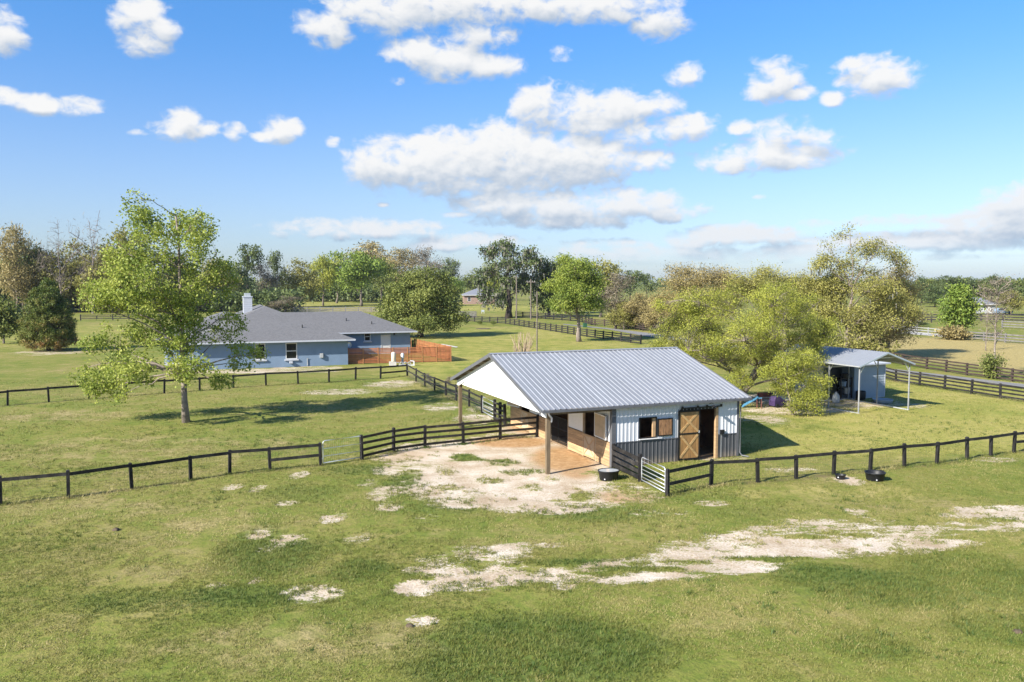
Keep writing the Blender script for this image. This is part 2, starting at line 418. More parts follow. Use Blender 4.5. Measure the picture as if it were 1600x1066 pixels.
SAND = patch([(700, 705, 95, 18, 1.1), (800, 700, 90, 22, 1.3), (760, 740, 110, 28, 1.3), (860, 745, 90, 28, 1.3), (820, 775, 80, 22, 1.2), (700, 755, 60, 24, 1.0), (900, 710, 60, 26, 1.3), (950, 770, 70, 16, .85), (620, 712, 40, 9, .8),
              (850, 670, 60, 14, 1.1), (740, 655, 35, 10, .55), (690, 635, 30, 7, .5), (600, 770, 24, 12, .8), (610, 790, 22, 8, .7), (575, 755, 16, 8, .6),
              (405, 833, 20, 8, .7), (452, 843, 28, 10, .7), (418, 856, 16, 6, .6), (486, 926, 46, 15, .8), (400, 906, 12, 6, .6), (520, 809, 20, 8, .75), (468, 742, 14, 6, .6), (402, 764, 12, 6, .6), (363, 760, 14, 5, .7), (660, 968, 26, 10, .6), (336, 915, 18, 5, .5), (448, 786, 18, 5, .55), (558, 842, 22, 10, .45), (668, 810, 18, 8, .5),
              (650, 917, 34, 13, 1.0), (720, 908, 60, 14, 1.0), (790, 898, 60, 16, 1.0), (850, 896, 45, 11, .9), (775, 868, 55, 14, .75), (880, 915, 16, 8, .8), (830, 852, 60, 5, .6), (720, 862, 30, 12, .5),
              (960, 910, 30, 5, .9), (1040, 900, 70, 7, 1.0), (1130, 888, 80, 9, 1.1), (1000, 885, 80, 9, .9), (1070, 865, 55, 12, 1.0), (1150, 868, 90, 14, 1.05), (1240, 855, 90, 18, 1.05), (1330, 850, 90, 13, 1.05), (1430, 850, 80, 8, 1.0), (1400, 838, 70, 9, .8), (1290, 825, 90, 16, .75), (1370, 815, 40, 8, .5), (1340, 800, 20, 6, .6),
              (1540, 800, 45, 10, .95), (1580, 812, 50, 14, 1.0), (1590, 795, 40, 8, .9), (1560, 825, 40, 6, .7), (905, 904, 40, 6, .85), (940, 888, 40, 7, .7), (1480, 846, 50, 6, .95), (1450, 826, 60, 8, .7), (1500, 822, 50, 8, .75), (1500, 806, 30, 6, .7), (1090, 852, 80, 7, .7), (1180, 838, 80, 9, .8), (1230, 828, 70, 8, .7), (690, 890, 60, 9, .7), (700, 874, 50, 8, .6), (860, 905, 40, 5, .7), (640, 730, 50, 16, .8), (660, 750, 40, 14, .7), (730, 785, 60, 10, .7), (870, 790, 60, 12, .9), (930, 785, 50, 8, .7), (1000, 768, 30, 8, .7), (1250, 852, 190, 15, 1.0), (1300, 838, 150, 12, .75), (1050, 880, 120, 8, .8), (1120, 872, 110, 11, 1.0), (1350, 838, 120, 9, .85), (985, 906, 50, 5, .9),
              (1325, 751, 20, 7, 1.0), (990, 775, 45, 10, .75), (1110, 785, 30, 6, .45), (1240, 735, 50, 4, .4), (1540, 718, 50, 5, .45), (1030, 800, 60, 6, .45),
              (395, 580, 120, 4, .7), (470, 575, 60, 3, .6), (610, 600, 40, 6, .7), (530, 612, 60, 5, .45), (755, 640, 25, 6, .6), (1330, 632, 70, 6, .7), (1240, 640, 80, 8, .75), (1190, 655, 40, 8, .5), (1420, 632, 25, 6, .5), (75, 551, 60, 4, .5), (1200, 625, 60, 8, .8), (1120, 715, 60, 5, .5)])
CLAY = patch([(800, 690, 60, 8, 1.2), (880, 715, 50, 20, 1.1), (900, 735, 30, 14, .9), (840, 668, 50, 10, .9), (980, 775, 50, 12, .8), (486, 926, 46, 15, .35), (700, 905, 100, 15, .3), (620, 712, 60, 10, .5), (1500, 815, 100, 20, .25), (600, 780, 40, 30, .4), (1200, 625, 90, 14, .4), (400, 835, 60, 30, .4)])
LUSH = patch([(850, 1010, 190, 55, 1.1), (760, 1040, 120, 40, 1.0), (1380, 920, 130, 30, .9), (1530, 900, 110, 40, .8), (1290, 900, 80, 18, .8), (1360, 1010, 70, 25, .7), (430, 870, 70, 30, .9), (400, 930, 120, 18, .75), (560, 890, 50, 18, .8), (700, 790, 120, 14, .55), (930, 800, 120, 14, .7), (1080, 770, 100, 14, .6), (390, 850, 40, 40, .7), (1560, 980, 90, 30, .6), (640, 760, 40, 22, .7), (470, 770, 70, 14, .5), (560, 735, 50, 8, .6), (780, 720, 26, 6, .8), (840, 735, 20, 4, .7), (730, 715, 30, 6, .8), (1180, 800, 90, 10, .4), (200, 940, 90, 22, .4), (900, 880, 80, 6, .6)])
DRY = patch([(480, 1010, 260, 50, .6), (150, 790, 160, 16, .6), (320, 820, 120, 30, .5), (800, 840, 200, 14, .45), (1150, 990, 160, 30, .35), (250, 700, 260, 24, .55), (100, 650, 120, 10, .6), (420, 640, 140, 10, .35), (1480, 545, 200, 22, 1.5), (1600, 560, 160, 24, 1.4), (1400, 530, 60, 10, 1.2), (690, 690, 100, 12, .3), (1250, 770, 140, 10, .4), (590, 484, 130, 4, .9), (470, 478, 70, 4, .6)])

ISLE = patch([(730, 715, 26, 7, .9), (785, 722, 22, 6, .8), (812, 738, 30, 5, .9), (842, 736, 16, 5, .9), (700, 735, 22, 6, .6), (765, 752, 22, 5, .8), (830, 762, 22, 5, .8), (905, 775, 20, 6, .7), (700, 762, 18, 5, .7), (868, 748, 14, 4, .5), (870, 780, 16, 4, .6), (955, 745, 30, 8, .5), (925, 740, 16, 5, .5), (640, 742, 20, 8, .5), (980, 765, 14, 6, .5), (1200, 872, 60, 3, .9), (1000, 890, 70, 4, .8), (1210, 874, 24, 4, .9), (1330, 836, 50, 5, .6), (1260, 838, 36, 4, .5), (1090, 878, 60, 2, .6), (745, 912, 14, 4, .5), (820, 908, 14, 4, .5), (1560, 812, 30, 4, .6)])
LAWN = patch([(1480, 655, 220, 36, 1.0), (1300, 690, 160, 22, .8), (1420, 690, 200, 20, .9), (1600, 650, 200, 40, 1.0), (820, 530, 180, 24, .55), (1000, 550, 200, 20, .5), (150, 520, 260, 18, .4), (1560, 610, 160, 20, .9), (690, 560, 80, 30, .6), (740, 480, 120, 6, .6), (560, 475, 200, 5, .5), (1250, 770, 260, 12, .35)])


def field_of(P, x, y):
    f = np.zeros_like(x)
    for cx, cy, rx, ry, w in P:
        m = (abs(x - cx) < rx * 2.2) & (abs(y - cy) < ry * 2.2)
        if not m.any(): continue
        q = ((x[m] - cx) / rx) ** 2 + ((y[m] - cy) / ry) ** 2
        f[m] = np.maximum(f[m], w * np.clip(1.35 - q * 0.75, 0, 1))
    return f


FENCE_LINES = []     # (p, q) strips under fences get rank, dry growth


def ground():
    xs = seq([(-3500, -400, 300), (-400, -120, 12), (-120, -48, 1.5), (-48, 50, 0.26), (50, 120, 1.5), (120, 400, 12), (400, 3500, 300)])
    ys = seq([(-400, 0, 50), (0, 17, 1.5), (17, 62, 0.26), (62, 110, 0.6), (110, 200, 3), (200, 500, 15), (500, 5000, 300)])
    X, Y = np.meshgrid(xs, ys); nx, ny = len(xs), len(ys)
    x, y = X.ravel(), Y.ravel(); z = relief(x, y)
    sand = np.maximum(field_of(SAND, x, y) - field_of(ISLE, x, y), 0); z -= np.clip(sand, 0, 1) * 0.03
    v = np.stack([x, y, z], 1).astype(np.float32)
    i = (np.arange(ny - 1)[:, None] * nx + np.arange(nx - 1)[None]).ravel()
    f = np.stack([i, i + 1, i + nx + 1, i + nx], 1).astype(np.int32)
    me = bpy.data.meshes.new('ground')
    me.vertices.add(len(v)); me.vertices.foreach_set('co', v.ravel())
    me.loops.add(f.size); me.loops.foreach_set('vertex_index', f.ravel())
    me.polygons.add(len(f)); me.polygons.foreach_set('loop_start', np.arange(len(f), dtype=np.int32) * 4)
    me.polygons.foreach_set('use_smooth', np.ones(len(f), bool))
    me.update(calc_edges=True)
    strip = np.zeros_like(x)
    for p, q in FENCE_LINES:
        d = q - p; L = np.hypot(*d); d = d / L
        t = np.clip((x - p[0]) * d[0] + (y - p[1]) * d[1], 0, L)
        e = np.hypot(x - p[0] - d[0] * t, y - p[1] - d[1] * t)
        strip = np.maximum(strip, np.clip(1 - e / 0.7, 0, 1))
    for n, a in (('sand', sand), ('clay', field_of(CLAY, x, y)), ('lush', field_of(LUSH, x, y)), ('dry', field_of(DRY, x, y)), ('lawn', field_of(LAWN, x, y)), ('strip', strip)):
        at = me.attributes.new(n, 'FLOAT', 'POINT'); at.data.foreach_set('value', a.astype(np.float32))
    m = bpy.data.materials.new('pasture'); m.use_nodes = True; me.materials.append(m)
    t = NT(m.node_tree); b = t.n['Principled BSDF']
    p = t.n.new('ShaderNodeTexCoord').outputs['Object']
    ps = t.vec('MULTIPLY', p, (0.42, 1.0, 1.0)); smed = t.noise(ps, 0.6, 4, 0.6, 0.5); sfin = t.noise(ps, 2.6, 5, 0.68, 0.4)
    big = t.noise(p, 0.09, 3, 0.55); med = t.noise(p, 0.55, 4, 0.6, 0.5); fin = t.noise(p, 3.2, 4, 0.65, 0.4); vfin = t.noise(p, 14.0, 3, 0.7)
    mixn = t.math('ADD', t.math('MULTIPLY', big, 0.35), t.math('ADD', t.math('MULTIPLY', med, 0.35), t.math('MULTIPLY', fin, 0.3)))
    gcol = t.ramp(mixn, [(0.39, (0.125, 0.17, 0.028)), (0.47, (0.19, 0.21, 0.042)), (0.54, (0.25, 0.23, 0.064)), (0.63, (0.33, 0.265, 0.115))])
    lush = t.math('ADD', t.attr('lush'), t.math('MULTIPLY', t.math('SUBTRACT', fin, 0.5), 2.2))
    gcol = t.mix(t.smooth(lush, 0.15, 1.0, 0, 0.85), gcol, t.ramp(fin, [(0.35, (0.05, 0.095, 0.018)), (0.65, (0.125, 0.18, 0.036))]))
    dry = t.math('ADD', t.attr('dry'), t.math('MULTIPLY', t.math('SUBTRACT', med, 0.5), 2.4))
    gcol = t.mix(t.smooth(dry, 0.2, 1.3, 0, 0.85), gcol, t.ramp(fin, [(0.35, (0.28, 0.225, 0.10)), (0.65, (0.47, 0.365, 0.19))]))
    gcol = t.mix(t.smooth(dry, 0.85, 1.45, 0, 0.95), gcol, t.ramp(fin, [(0.36, (0.33, 0.26, 0.10)), (0.64, (0.52, 0.41, 0.175))]))
    lw = t.math('ADD', t.attr('lawn'), t.math('MULTIPLY', t.math('SUBTRACT', med, 0.5), 1.2))
    gcol = t.mix(t.smooth(lw, 0.1, 0.8, 0, 0.85), gcol, t.ramp(mixn, [(0.40, (0.26, 0.28, 0.055)), (0.5, (0.36, 0.33, 0.085)), (0.6, (0.43, 0.37, 0.12))]))
    st = t.math('ADD', t.attr('strip'), t.math('MULTIPLY', t.math('SUBTRACT', fin, 0.5), 1.6))
    gcol = t.mix(t.smooth(st, 0.35, 1.0, 0, 0.65), gcol, (0.125, 0.09, 0.055))
    gcol = t.mix(t.smooth(t.math('ADD', t.math('MULTIPLY', vfin, .6), t.math('MULTIPLY', t.noise(p, 6.0, 3, .6), .4)), 0.44, 0.62, 0.0, 0.5), gcol, (0.085, 0.10, 0.026))
    sn = t.math('ADD', t.math('MULTIPLY', t.math('SUBTRACT', sfin, 0.5), 2.8), t.math('ADD', t.math('MULTIPLY', t.math('SUBTRACT', vfin, 0.5), 2.4), t.math('MULTIPLY', t.math('SUBTRACT', smed, 0.5), 2.2)))
    sd = t.math('ADD', t.attr('sand'), t.math('MULTIPLY', t.smooth(t.attr('sand'), 0.0, 0.4), sn))
    sm = t.smooth(sd, 0.16, 1.02)
    scol = t.ramp(t.math('ADD', t.math('MULTIPLY', med, .5), t.math('MULTIPLY', vfin, .5)), [(0.37, (0.36, 0.265, 0.165)), (0.5, (0.51, 0.415, 0.305)), (0.63, (0.68, 0.61, 0.505))])
    cl = t.math('ADD', t.attr('clay'), t.math('MULTIPLY', t.math('SUBTRACT', med, 0.5), 0.8))
    scol = t.mix(t.smooth(cl, 0.2, 1.1, 0, 0.9), scol, t.ramp(fin, [(0.35, (0.33, 0.18, 0.07)), (0.65, (0.50, 0.31, 0.15))]))
    t.l.new(t.vec('MULTIPLY', t.mix(t.smooth(sm, 0.35, 0.8), t.mix(t.smooth(sm, 0.0, 0.5), gcol, t.mix(0.45, gcol, (0.40, 0.31, 0.20))), scol), (.9, .9, .9)), b.inputs['Base Color'])
    b.inputs['Roughness'].default_value = 0.95; b.inputs['Specular IOR Level'].default_value = 0.1
    h = t.math('ADD', t.math('MULTIPLY', fin, 0.6), t.math('MULTIPLY', vfin, 0.5))
    t.l.new(t.bump(h, 0.75, 0.09), b.inputs['Normal'])
    o = link('ground', me); tag(o, kind='structure', label='grazed pasture and lawn with bare sandy patches')


def raw_mesh(name, verts, faces, mat, tint=None, smooth=False):
    """faces: (n,k) array of equal polygons"""
    me = bpy.data.meshes.new(name); n, k = faces.shape
    me.vertices.add(len(verts)); me.vertices.foreach_set('co', np.ascontiguousarray(verts, np.float32).ravel())
    me.loops.add(n * k); me.loops.foreach_set('vertex_index', np.ascontiguousarray(faces, np.int32).ravel())
    me.polygons.add(n); me.polygons.foreach_set('loop_start', np.arange(n, dtype=np.int32) * k)
    if tint is not None:
        a = me.attributes.new('tint', 'FLOAT', 'FACE'); a.data.foreach_set('value', np.clip(tint, 0, 1).astype(np.float32))
    me.materials.append(mat); me.update(calc_edges=True)
    return me


def blades(name, px, py, hgt, wid, nb, tint, seed, spread):
    """grass tufts at (px, py): nb blades each, one triangle per blade"""
    r = np.random.default_rng(seed); n = len(px)
    P = np.stack([px, py, relief(px, py) - 0.01], 1)
    P = np.repeat(P, nb, 0); h = np.repeat(hgt, nb) * r.uniform(.5, 1.2, n * nb); w = np.repeat(wid, nb) * r.uniform(.6, 1.3, n * nb)
    s = np.repeat(spread, nb)
    P[:, 0] += r.normal(0, 1, n * nb) * s; P[:, 1] += r.normal(0, 1, n * nb) * s
    a = r.uniform(0, 2 * PI, n * nb); lean = r.uniform(.25, 1.0, n * nb) * h; b = r.uniform(0, 2 * PI, n * nb)
    q = np.stack([np.cos(a) * w, np.sin(a) * w, np.zeros_like(w)], 1) / 2
    tip = P + np.stack([np.cos(b) * lean, np.sin(b) * lean, h], 1)
    V = np.stack([P - q, P + q, tip], 1).reshape(-1, 3)
    F = np.arange(len(V)).reshape(-1, 3)
    tt = np.repeat(tint, nb) + r.normal(0, .13, n * nb)
    return raw_mesh(name, V, F, L_grass, tt)


def grass():
    r = np.random.default_rng(11)
    def scatter(n, d0, d1, margin=1.12):
        d = np.sqrt(r.uniform(d0 * d0, d1 * d1, n)); x = r.uniform(-1, 1, n) * d * 800 / FPX * margin
        return x, d
    def barn_free(x, y):
        dx_, dy_ = x - 1.74, y - 40.45; c, s = math.cos(BARN_T), math.sin(BARN_T)
        u = dx_ * c + dy_ * s; v = -dx_ * s + dy_ * c
        return ~((u > -0.1) & (u < 11.7) & (v > 0.0) & (v < 14.3))
    for n, d0, d1, hh, ww, nb in ((62000, 16.5, 30, .058, .021, 6), (52000, 30, 48, .066, .028, 5), (26000, 48, 80, .08, .05, 4)):
        x, y = scatter(n, d0, d1)
        isle = field_of(ISLE, x, y); sand = field_of(SAND, x, y) - isle; lush = np.maximum(field_of(LUSH, x, y), isle * .8); dry = field_of(DRY, x, y)
        lump = vnoise(x, y, 0.5, 21) * .6 + vnoise(x, y, 2.2, 22) * .6
        keep = (sand + (vnoise(x, y, 0.35, 23) - .5) * 1.2 + (vnoise(x, y, 1.5, 24) - .5) * .8 < 0.72) & (lump + lush * .4 > 0.40) & barn_free(x, y)
        x, y, lush, dry = x[keep], y[keep], lush[keep], dry[keep]
        k = len(x)
        tint = 0.55 - lush * .34 + dry * .2 + (vnoise(x, y, 3.0, 25) - .5) * .5 + (vnoise(x, y, 0.6, 26) - .5) * .25
        h = hh * (0.7 + 0.8 * lush + r.uniform(0, .6, k))
        o = link('grass', blades('grass', x, y, h, np.full(k, ww), nb, tint, n, np.full(k, .045 if d0 < 48 else .09)))
        tag(o, 'short pasture grass growing in tufts round the bare sand', 'grass', kind='stuff')
    # taller clumps the grazing has left
    x, y = scatter(3400, 16.5, 62)
    keep = (field_of(SAND, x, y) < .5) & barn_free(x, y) & (vnoise(x, y, 4.5, 51) + vnoise(x, y, 1.2, 52) * .6 > .82)
    x, y = x[keep], y[keep]; k = len(x)
    tint = .35 + (vnoise(x, y, 5.0, 53) - .5) * .9 + r.normal(0, .12, k)
    o = link('grass_clumps', blades('grass_clumps', x, y, r.uniform(.09, .19, k), np.full(k, .024), 16, tint, 91, r.uniform(.05, .11, k)))
    tag(o, 'taller ungrazed clumps of grass dotted over the pasture', 'grass', kind='stuff')
    # rank weeds along the fence lines
    X, Y = [], []
    for p, q in FENCE_LINES:
        L = np.hypot(*(q - p)); k = int(L * 20)
        for e in (p, q): X.append(e[0] + r.normal(0, .14, 9)); Y.append(e[1] + r.normal(0, .14, 9))
        t = r.uniform(0, 1, k); X.append(p[0] + (q[0] - p[0]) * t + r.normal(0, .16, k)); Y.append(p[1] + (q[1] - p[1]) * t + r.normal(0, .16, k))
    x, y = np.concatenate(X), np.concatenate(Y); k = len(x)
    keep = (y < 100) & (vnoise(x, y, 1.1, 31) > .35); x, y = x[keep], y[keep]; k = len(x)
    h = .07 + .16 * r.random(k) ** 2
    o = link('weeds', blades('weeds', x, y, h, np.full(k, .03), 5, .5 + (vnoise(x, y, 1.6, 33) - .5) * 1.1, 77, np.full(k, .07)))
    tag(o, 'uncut weeds and dry stems under the fence rails', 'weeds', kind='stuff')


# ------------------------------------------------------------------ fences and gates
POSTS = {}


def post_mesh(w, h, mat):
    k = (round(w, 3), round(h, 3), mat.name)
    if k not in POSTS:
        b = MB(); a = w / 2
        b.add([(-a, -a, -.25), (a, -a, -.25), (a, a, -.25), (-a, a, -.25), (-a, -a, h), (a, -a, h), (a, a, h), (-a, a, h), (-a * .6, -a * .6, h + .03), (a * .6, -a * .6, h + .03), (a * .6, a * .6, h + .03), (-a * .6, a * .6, h + .03)],
              [(0, 1, 5, 4), (1, 2, 6, 5), (2, 3, 7, 6), (3, 0, 4, 7), (4, 5, 9, 8), (5, 6, 10, 9), (6, 7, 11, 10), (7, 4, 8, 11), (8, 9, 10, 11)])
        POSTS[k] = b.data('post', mat)
    return POSTS[k]


def fence(label, pts, h=1.2, rails=(1.1,), rh=.15, mesh=False, w=.13, mat=None, group=None, extra={}, per_bay=True, side=-1, strip=True, world=False, dense=1.0, cat='fence'):
    """pts: photo pixels of post feet (or world points). rails: heights of the boards. extra: {bay: heights of further boards}"""
    mat = mat or M_black
    P = [np.array(p, float)[:2] for p in pts] if world else [G(*p)[:2] for p in pts]
    root = thing('fence', label, cat, (P[0][0], P[0][1], 0), 0, group)
    R = [p - P[0] for p in P]
    rj = random.Random(len(label))
    for i, r in enumerate(R):
        d = (R[min(i + 1, len(R) - 1)] - R[max(i - 1, 0)]); a = math.atan2(d[1], d[0])
        o = link('post', post_mesh(w, h, mat), root, (r[0], r[1], 0), (rj.uniform(-.035, .035), rj.uniform(-.035, .035), a + rj.uniform(-.05, .05)))
        o.scale = (1, 1, rj.uniform(.97, 1.05))
    if not per_bay:
        for z in rails:
            b = MB()
            for i in range(len(R) - 1):
                d = R[i + 1] - R[i]; nrm = np.array([d[1], -d[0]]) / np.hypot(*d) * (w / 2 + .014) * -side
                b.bar((*(R[i] + nrm), z), (*(R[i + 1] + nrm), z), .026, rh)
            b.build('rail', mat, root)
    for i in range(len(R) - 1):
        d = R[i + 1] - R[i]; L = np.hypot(*d); dn = d / L
        nrm = np.array([d[1], -d[0]]) / L * (w / 2 + .014) * -side
        if strip: FENCE_LINES.append((P[i], P[i + 1]))
        if per_bay:
            for z in list(rails) + list(extra.get(i, ())):
                e0, e1 = rj.uniform(-.028, .028), rj.uniform(-.028, .028)
                MB().bar((*(R[i] + nrm + dn * .004), z + e0), (*(R[i + 1] + nrm - dn * .004), z + e1), .026, rh).build('rail', mat, root)
        if mesh:
            b = MB(); nm = -nrm
            top = max(rails) - .02
            for k in range(9):
                z = .04 + (top - .04) * k / 8
                b.tube([(*(R[i] + nm), z), (*(R[i + 1] + nm), z)], .0022 * dense, 3, cap=False)
            n = max(3, int(L / .15))
            for k in range(1, n):
                q = R[i] + nm + d * k / n
                b.tube([(*q, .04), (*q, top)], .0018 * dense, 3, cap=False)
            b.build('wire_mesh', M_wire, root)
    return root


def tube_gate(label, pa, pb, h=1.15, bars=6, mat=None, arch=True, z0=.12, mesh=False):
    """tubular stock gate from foot pixel pa to foot pixel pb"""
    mat = mat or M_galv
    A, B = G(*pa), G(*pb); d = B - A; L = np.hypot(d[0], d[1]); a = math.atan2(d[1], d[0])
    root = thing('stock_gate', label, 'gate', (A[0], A[1], 0), a)
    r = .15; pts = []
    for cx, cz, t0 in ((L - r, h - r, 0), (r, h - r, 90)):
        for k in range(6):
            t = math.radians(t0 + 90 * k / 5); pts.append((cx + r * math.cos(t), 0, cz + r * math.sin(t)))
    pts = [(L, 0, z0), (L, 0, z0 + .3)] + pts + [(0, 0, z0 + .3), (0, 0, z0)]
    b = MB(); b.tube(pts, .026, 8); b.tube([(0, 0, z0), (L, 0, z0)], .026, 8); b.build('gate_frame', mat, root, smooth=True)
    for k in range(1, bars):
        z = z0 + (h - z0) * (k / bars) ** 1.1
        MB().tube([(.01, 0, z), (L - .01, 0, z)], .016, 6).build('bar', mat, root, smooth=True)
    if mesh:
        b = MB()
        for k in range(1, int(L / .12)):
            b.tube([(k * .12, .01, z0), (k * .12, .01, h)], .003, 3, cap=False)
        b.build('wire_mesh', mat, root)
    for z in (.35, h - .3):
        MB().box(-.06, -.02, z - .03, .03, .02, z + .03).build('hinge', M_galv, root)
    return root


BARN_T, BARN_O = 0.379, (1.739, 40.453)
bu = np.array([math.cos(BARN_T), math.sin(BARN_T)]); bv = np.array([-math.sin(BARN_T), math.cos(BARN_T)])
def barn_pt(u, v): return np.array(BARN_O) + bu * u + bv * v

fence('black single-rail wire fence along the front pasture, left of the tube gate', [(-96, 802), (1, 788), (107, 778), (206, 764), (298, 750), (359, 741), (422, 735), (501, 727)],
      1.18, (1.1,), .15, True, .14, extra={6: (.55,)})
tube_gate('silver tube gate between the left pasture fence and the four-rail fence', (505, 727), (565, 718), 1.28, 3, mesh=True)
fence('black four-rail fence running from the tube gate to the barn porch', [(565.5, 718), (615, 706), (664, 699), (724, 693.4), (781.6, 687.3), (839, 682.3)],
      1.3, (1.2, .87, .54, .21), .14, False, .14)
pc = barn_pt(3.66, -.12); pg = G(1000, 753)[:2]
fence('short black four-board panel between the barn corner and the white tube gate', [pc, pg], 1.28, (1.14, .84, .54, .24), .2, False, .15, world=True)
tube_gate('white tube gate standing beside the barn, right of the black water trough', (1002.5, 753.5), (1039, 773), 1.22, 6)
fence('black single-rail wire fence running right from the white tube gate', [(1043, 774.6), (1111, 759), (1184, 754), (1244, 749), (1302.5, 743), (1359.5, 737), (1413, 730), (1463.6, 726), (1511, 718.6), (1548, 714), (1584, 708), (1645, 701), (1710, 694)],
      1.18, (1.1,), .15, True, .14, extra={0: (.55,), 10: (.62,)})
fence('black single-rail fence in front of the blue house', [(-66, 641), (12, 634), (76.5, 629), (139, 624), (197.6, 619.5), (256.7, 615), (312, 611), (364.6, 606.5), (415.6, 603), (465.8, 600), (514, 597.6), (555.6, 593.8), (594.6, 591.5), (636.4, 588)],
      1.2, (1.12,), .16, True, .14, extra={12: (.55,)})
fence('black wire-mesh fence running from the house corner down to the barn', [(636.4, 588), (650, 596), (664, 604.5), (679, 611), (697, 618.5), (713, 626), (733, 635), (753, 645)],
      1.25, (1.16, .62), .13, True, .13, dense=2.4)
tube_gate('white tube gate in the mesh fence behind the barn porch', (754.5, 645.5), (771, 654.5), 1.2, 4)
p0 = G(773, 656)[:2]; p1 = barn_pt(3.3, 14.25)
fence('short black four-rail panel closing onto the back corner of the barn', [p0, (p0 + p1) / 2, p1], 1.35, (1.22, .88, .54, .2), .14, False, .17, world=True)
# beyond the lawn
def run(a, b, n): return [(a[0] + (b[0] - a[0]) * i / n, a[1] + (b[1] - a[1]) * i / n) for i in range(n + 1)]
def runw(a, b, step):
    A, B = G(*a)[:2], G(*b)[:2]; n = max(1, int(round(np.hypot(*(B - A)) / step)))
    return [tuple(A + (B - A) * i / n) for i in range(n + 1)]
def chain(pix, step):
    out = []
    for i in range(len(pix) - 1): out += runw(pix[i], pix[i + 1], step)[(1 if i else 0):]
    return out
fence('black four-rail fence crossing the far lawn behind the barn roof', chain([(690, 500.5), (730, 502), (790, 506), (852, 516), (917, 526.5), (1001, 538)], 3.2), 1.4, (1.25, .9, .55, .2), .17, w=.2, world=True, per_bay=False, strip=False)
fence('dark distant fence behind the tall utility poles', chain([(806, 495.5), (905, 502.5), (925, 508)], 4), 1.6, (1.45, 1.05, .65, .25), .2, w=.24, world=True, per_bay=False, strip=False)
fence('weathered brown fence under the brown scrub beyond the lane', chain([(915, 508), (960, 511), (1030, 520.5)], 3.4), 1.5, (1.3, .9, .5), .2, w=.22, mat=M_brownfence, world=True, per_bay=False, strip=False)
fence('low grey plank fence left of the mossy oak', runw((655, 496), (744, 496), 4), 1.7, (1.5, 1.15, .8, .45, .15), .28, w=.22, mat=M_greyfence, world=True, per_bay=False, strip=False)
fence('dark three-rail fence crossing behind the blue house roof', chain([(-60, 488), (60, 487), (190, 486), (330, 484), (460, 488), (600, 488)], 4), 1.7, (1.5, .95, .4), .22, w=.24, mat=M_greyfence, world=True, per_bay=False, strip=False)
fence('dark rail fence beside the round conifer at the far left', runw((126, 501), (300, 500), 4), 1.5, (1.35, .9, .45), .2, w=.22, world=True, per_bay=False, strip=False)
fence('black four-rail fence on the near side of the grey lane', [(1262, 570.5), (1294, 573.5), (1328, 575.5), (1364, 587), (1399.5, 597), (1436.6, 603), (1476, 609), (1518, 615.5), (1563, 622.6), (1612, 630), (1668, 638)], 1.22, (1.12, .82, .52, .22), .14, w=.15)
fence('weathered brown four-rail fence on the far side of the grey lane', [(1236, 549), (1270, 552), (1304, 555.5), (1338, 559.5), (1374, 564.5), (1411, 570.5), (1447.5, 577), (1478, 581.6), (1510.5, 587), (1545, 591.5), (1581, 596.5), (1620, 602)], 1.3, (1.2, .88, .56, .24), .15, w=.17, mat=M_brownfence, strip=False)
fence('white rail fence beyond the tan hay field', chain([(1388, 518), (1430, 522), (1472, 526)], 4), 1.4, (1.25, .8, .35), .16, w=.18, mat=M_whitefence, world=True, per_bay=False, strip=False)
fence('pale grey fence behind the slender bare tree', runw((1506, 530), (1606, 538), 4), 1.4, (1.25, .8, .35), .2, w=.2, mat=M_greyfence, world=True, per_bay=False, strip=False)
fence('dark far fence below the distant treeline, left of the bright green tree', runw((1425, 503), (1486, 504), 5), 2.0, (1.8, 1.2, .6), .3, w=.3, world=True, per_bay=False, strip=False)
fence('dark far fence in front of the white farmhouse', runw((1500, 501), (1640, 506), 5), 2.0, (1.8, 1.2, .6), .3, w=.3, world=True, per_bay=False, strip=False)
fence('faint grey paddock fence at the far right edge', runw((1566, 513), (1640, 517), 5), 1.6, (1.45, .9, .4), .2, w=.22, mat=M_greyfence, world=True, per_bay=False, strip=False)

ground()

# lane and paths
def ribbon(name, left, right, mat, z, label):
    b = MB(); L = [(*G(*p)[:2], z) for p in left]; R_ = [(*G(*p)[:2], z) for p in right]; n = len(L)
    b.add(L + R_, [(i, n + i, n + i + 1, i + 1) for i in range(n - 1)])
    return tag(b.build(name, mat), label, kind='structure')
ribbon('road', [(880, 506.5), (950, 513), (1020, 521.5), (1120, 535), (1250, 556), (1394.5, 577), (1600, 601), (1760, 618)], [(880, 507.6), (950, 515), (1010, 526), (1110, 541), (1240, 562), (1390, 581), (1600, 608), (1760, 626)], M_road, 0.045, 'narrow grey lane between two rail fences')
ribbon('path', [(1420, 519.5), (1475, 522.5)], [(1400, 520.5), (1478, 527)], M_concrete, 0.045, 'pale sandy track beyond the tan field')
ribbon('path', [(688, 538.5), (692, 538.2), (716, 542.6)], [(688, 539.6), (690, 540), (713, 543.6)], M_concrete, 0.05, 'pale concrete walk beside the cedar fence')

# ------------------------------------------------------------------ building helpers
def tiles(a0, a1, z0, z1, holes):
    """rectangles of a wall that leave the holes open"""
    cuts = sorted({a0, a1, *[h[0] for h in holes], *[h[1] for h in holes]}); out = []
    for l, r in zip(cuts, cuts[1:]):
        hs = sorted([(h[2], h[3]) for h in holes if h[0] <= l + 1e-6 and h[1] >= r - 1e-6]); z = z0
        for b, t in hs:
            if b > z + 1e-6: out.append((l, r, z, b))
            z = max(z, t)
        if z < z1 - 1e-6: out.append((l, r, z, z1))
    return out


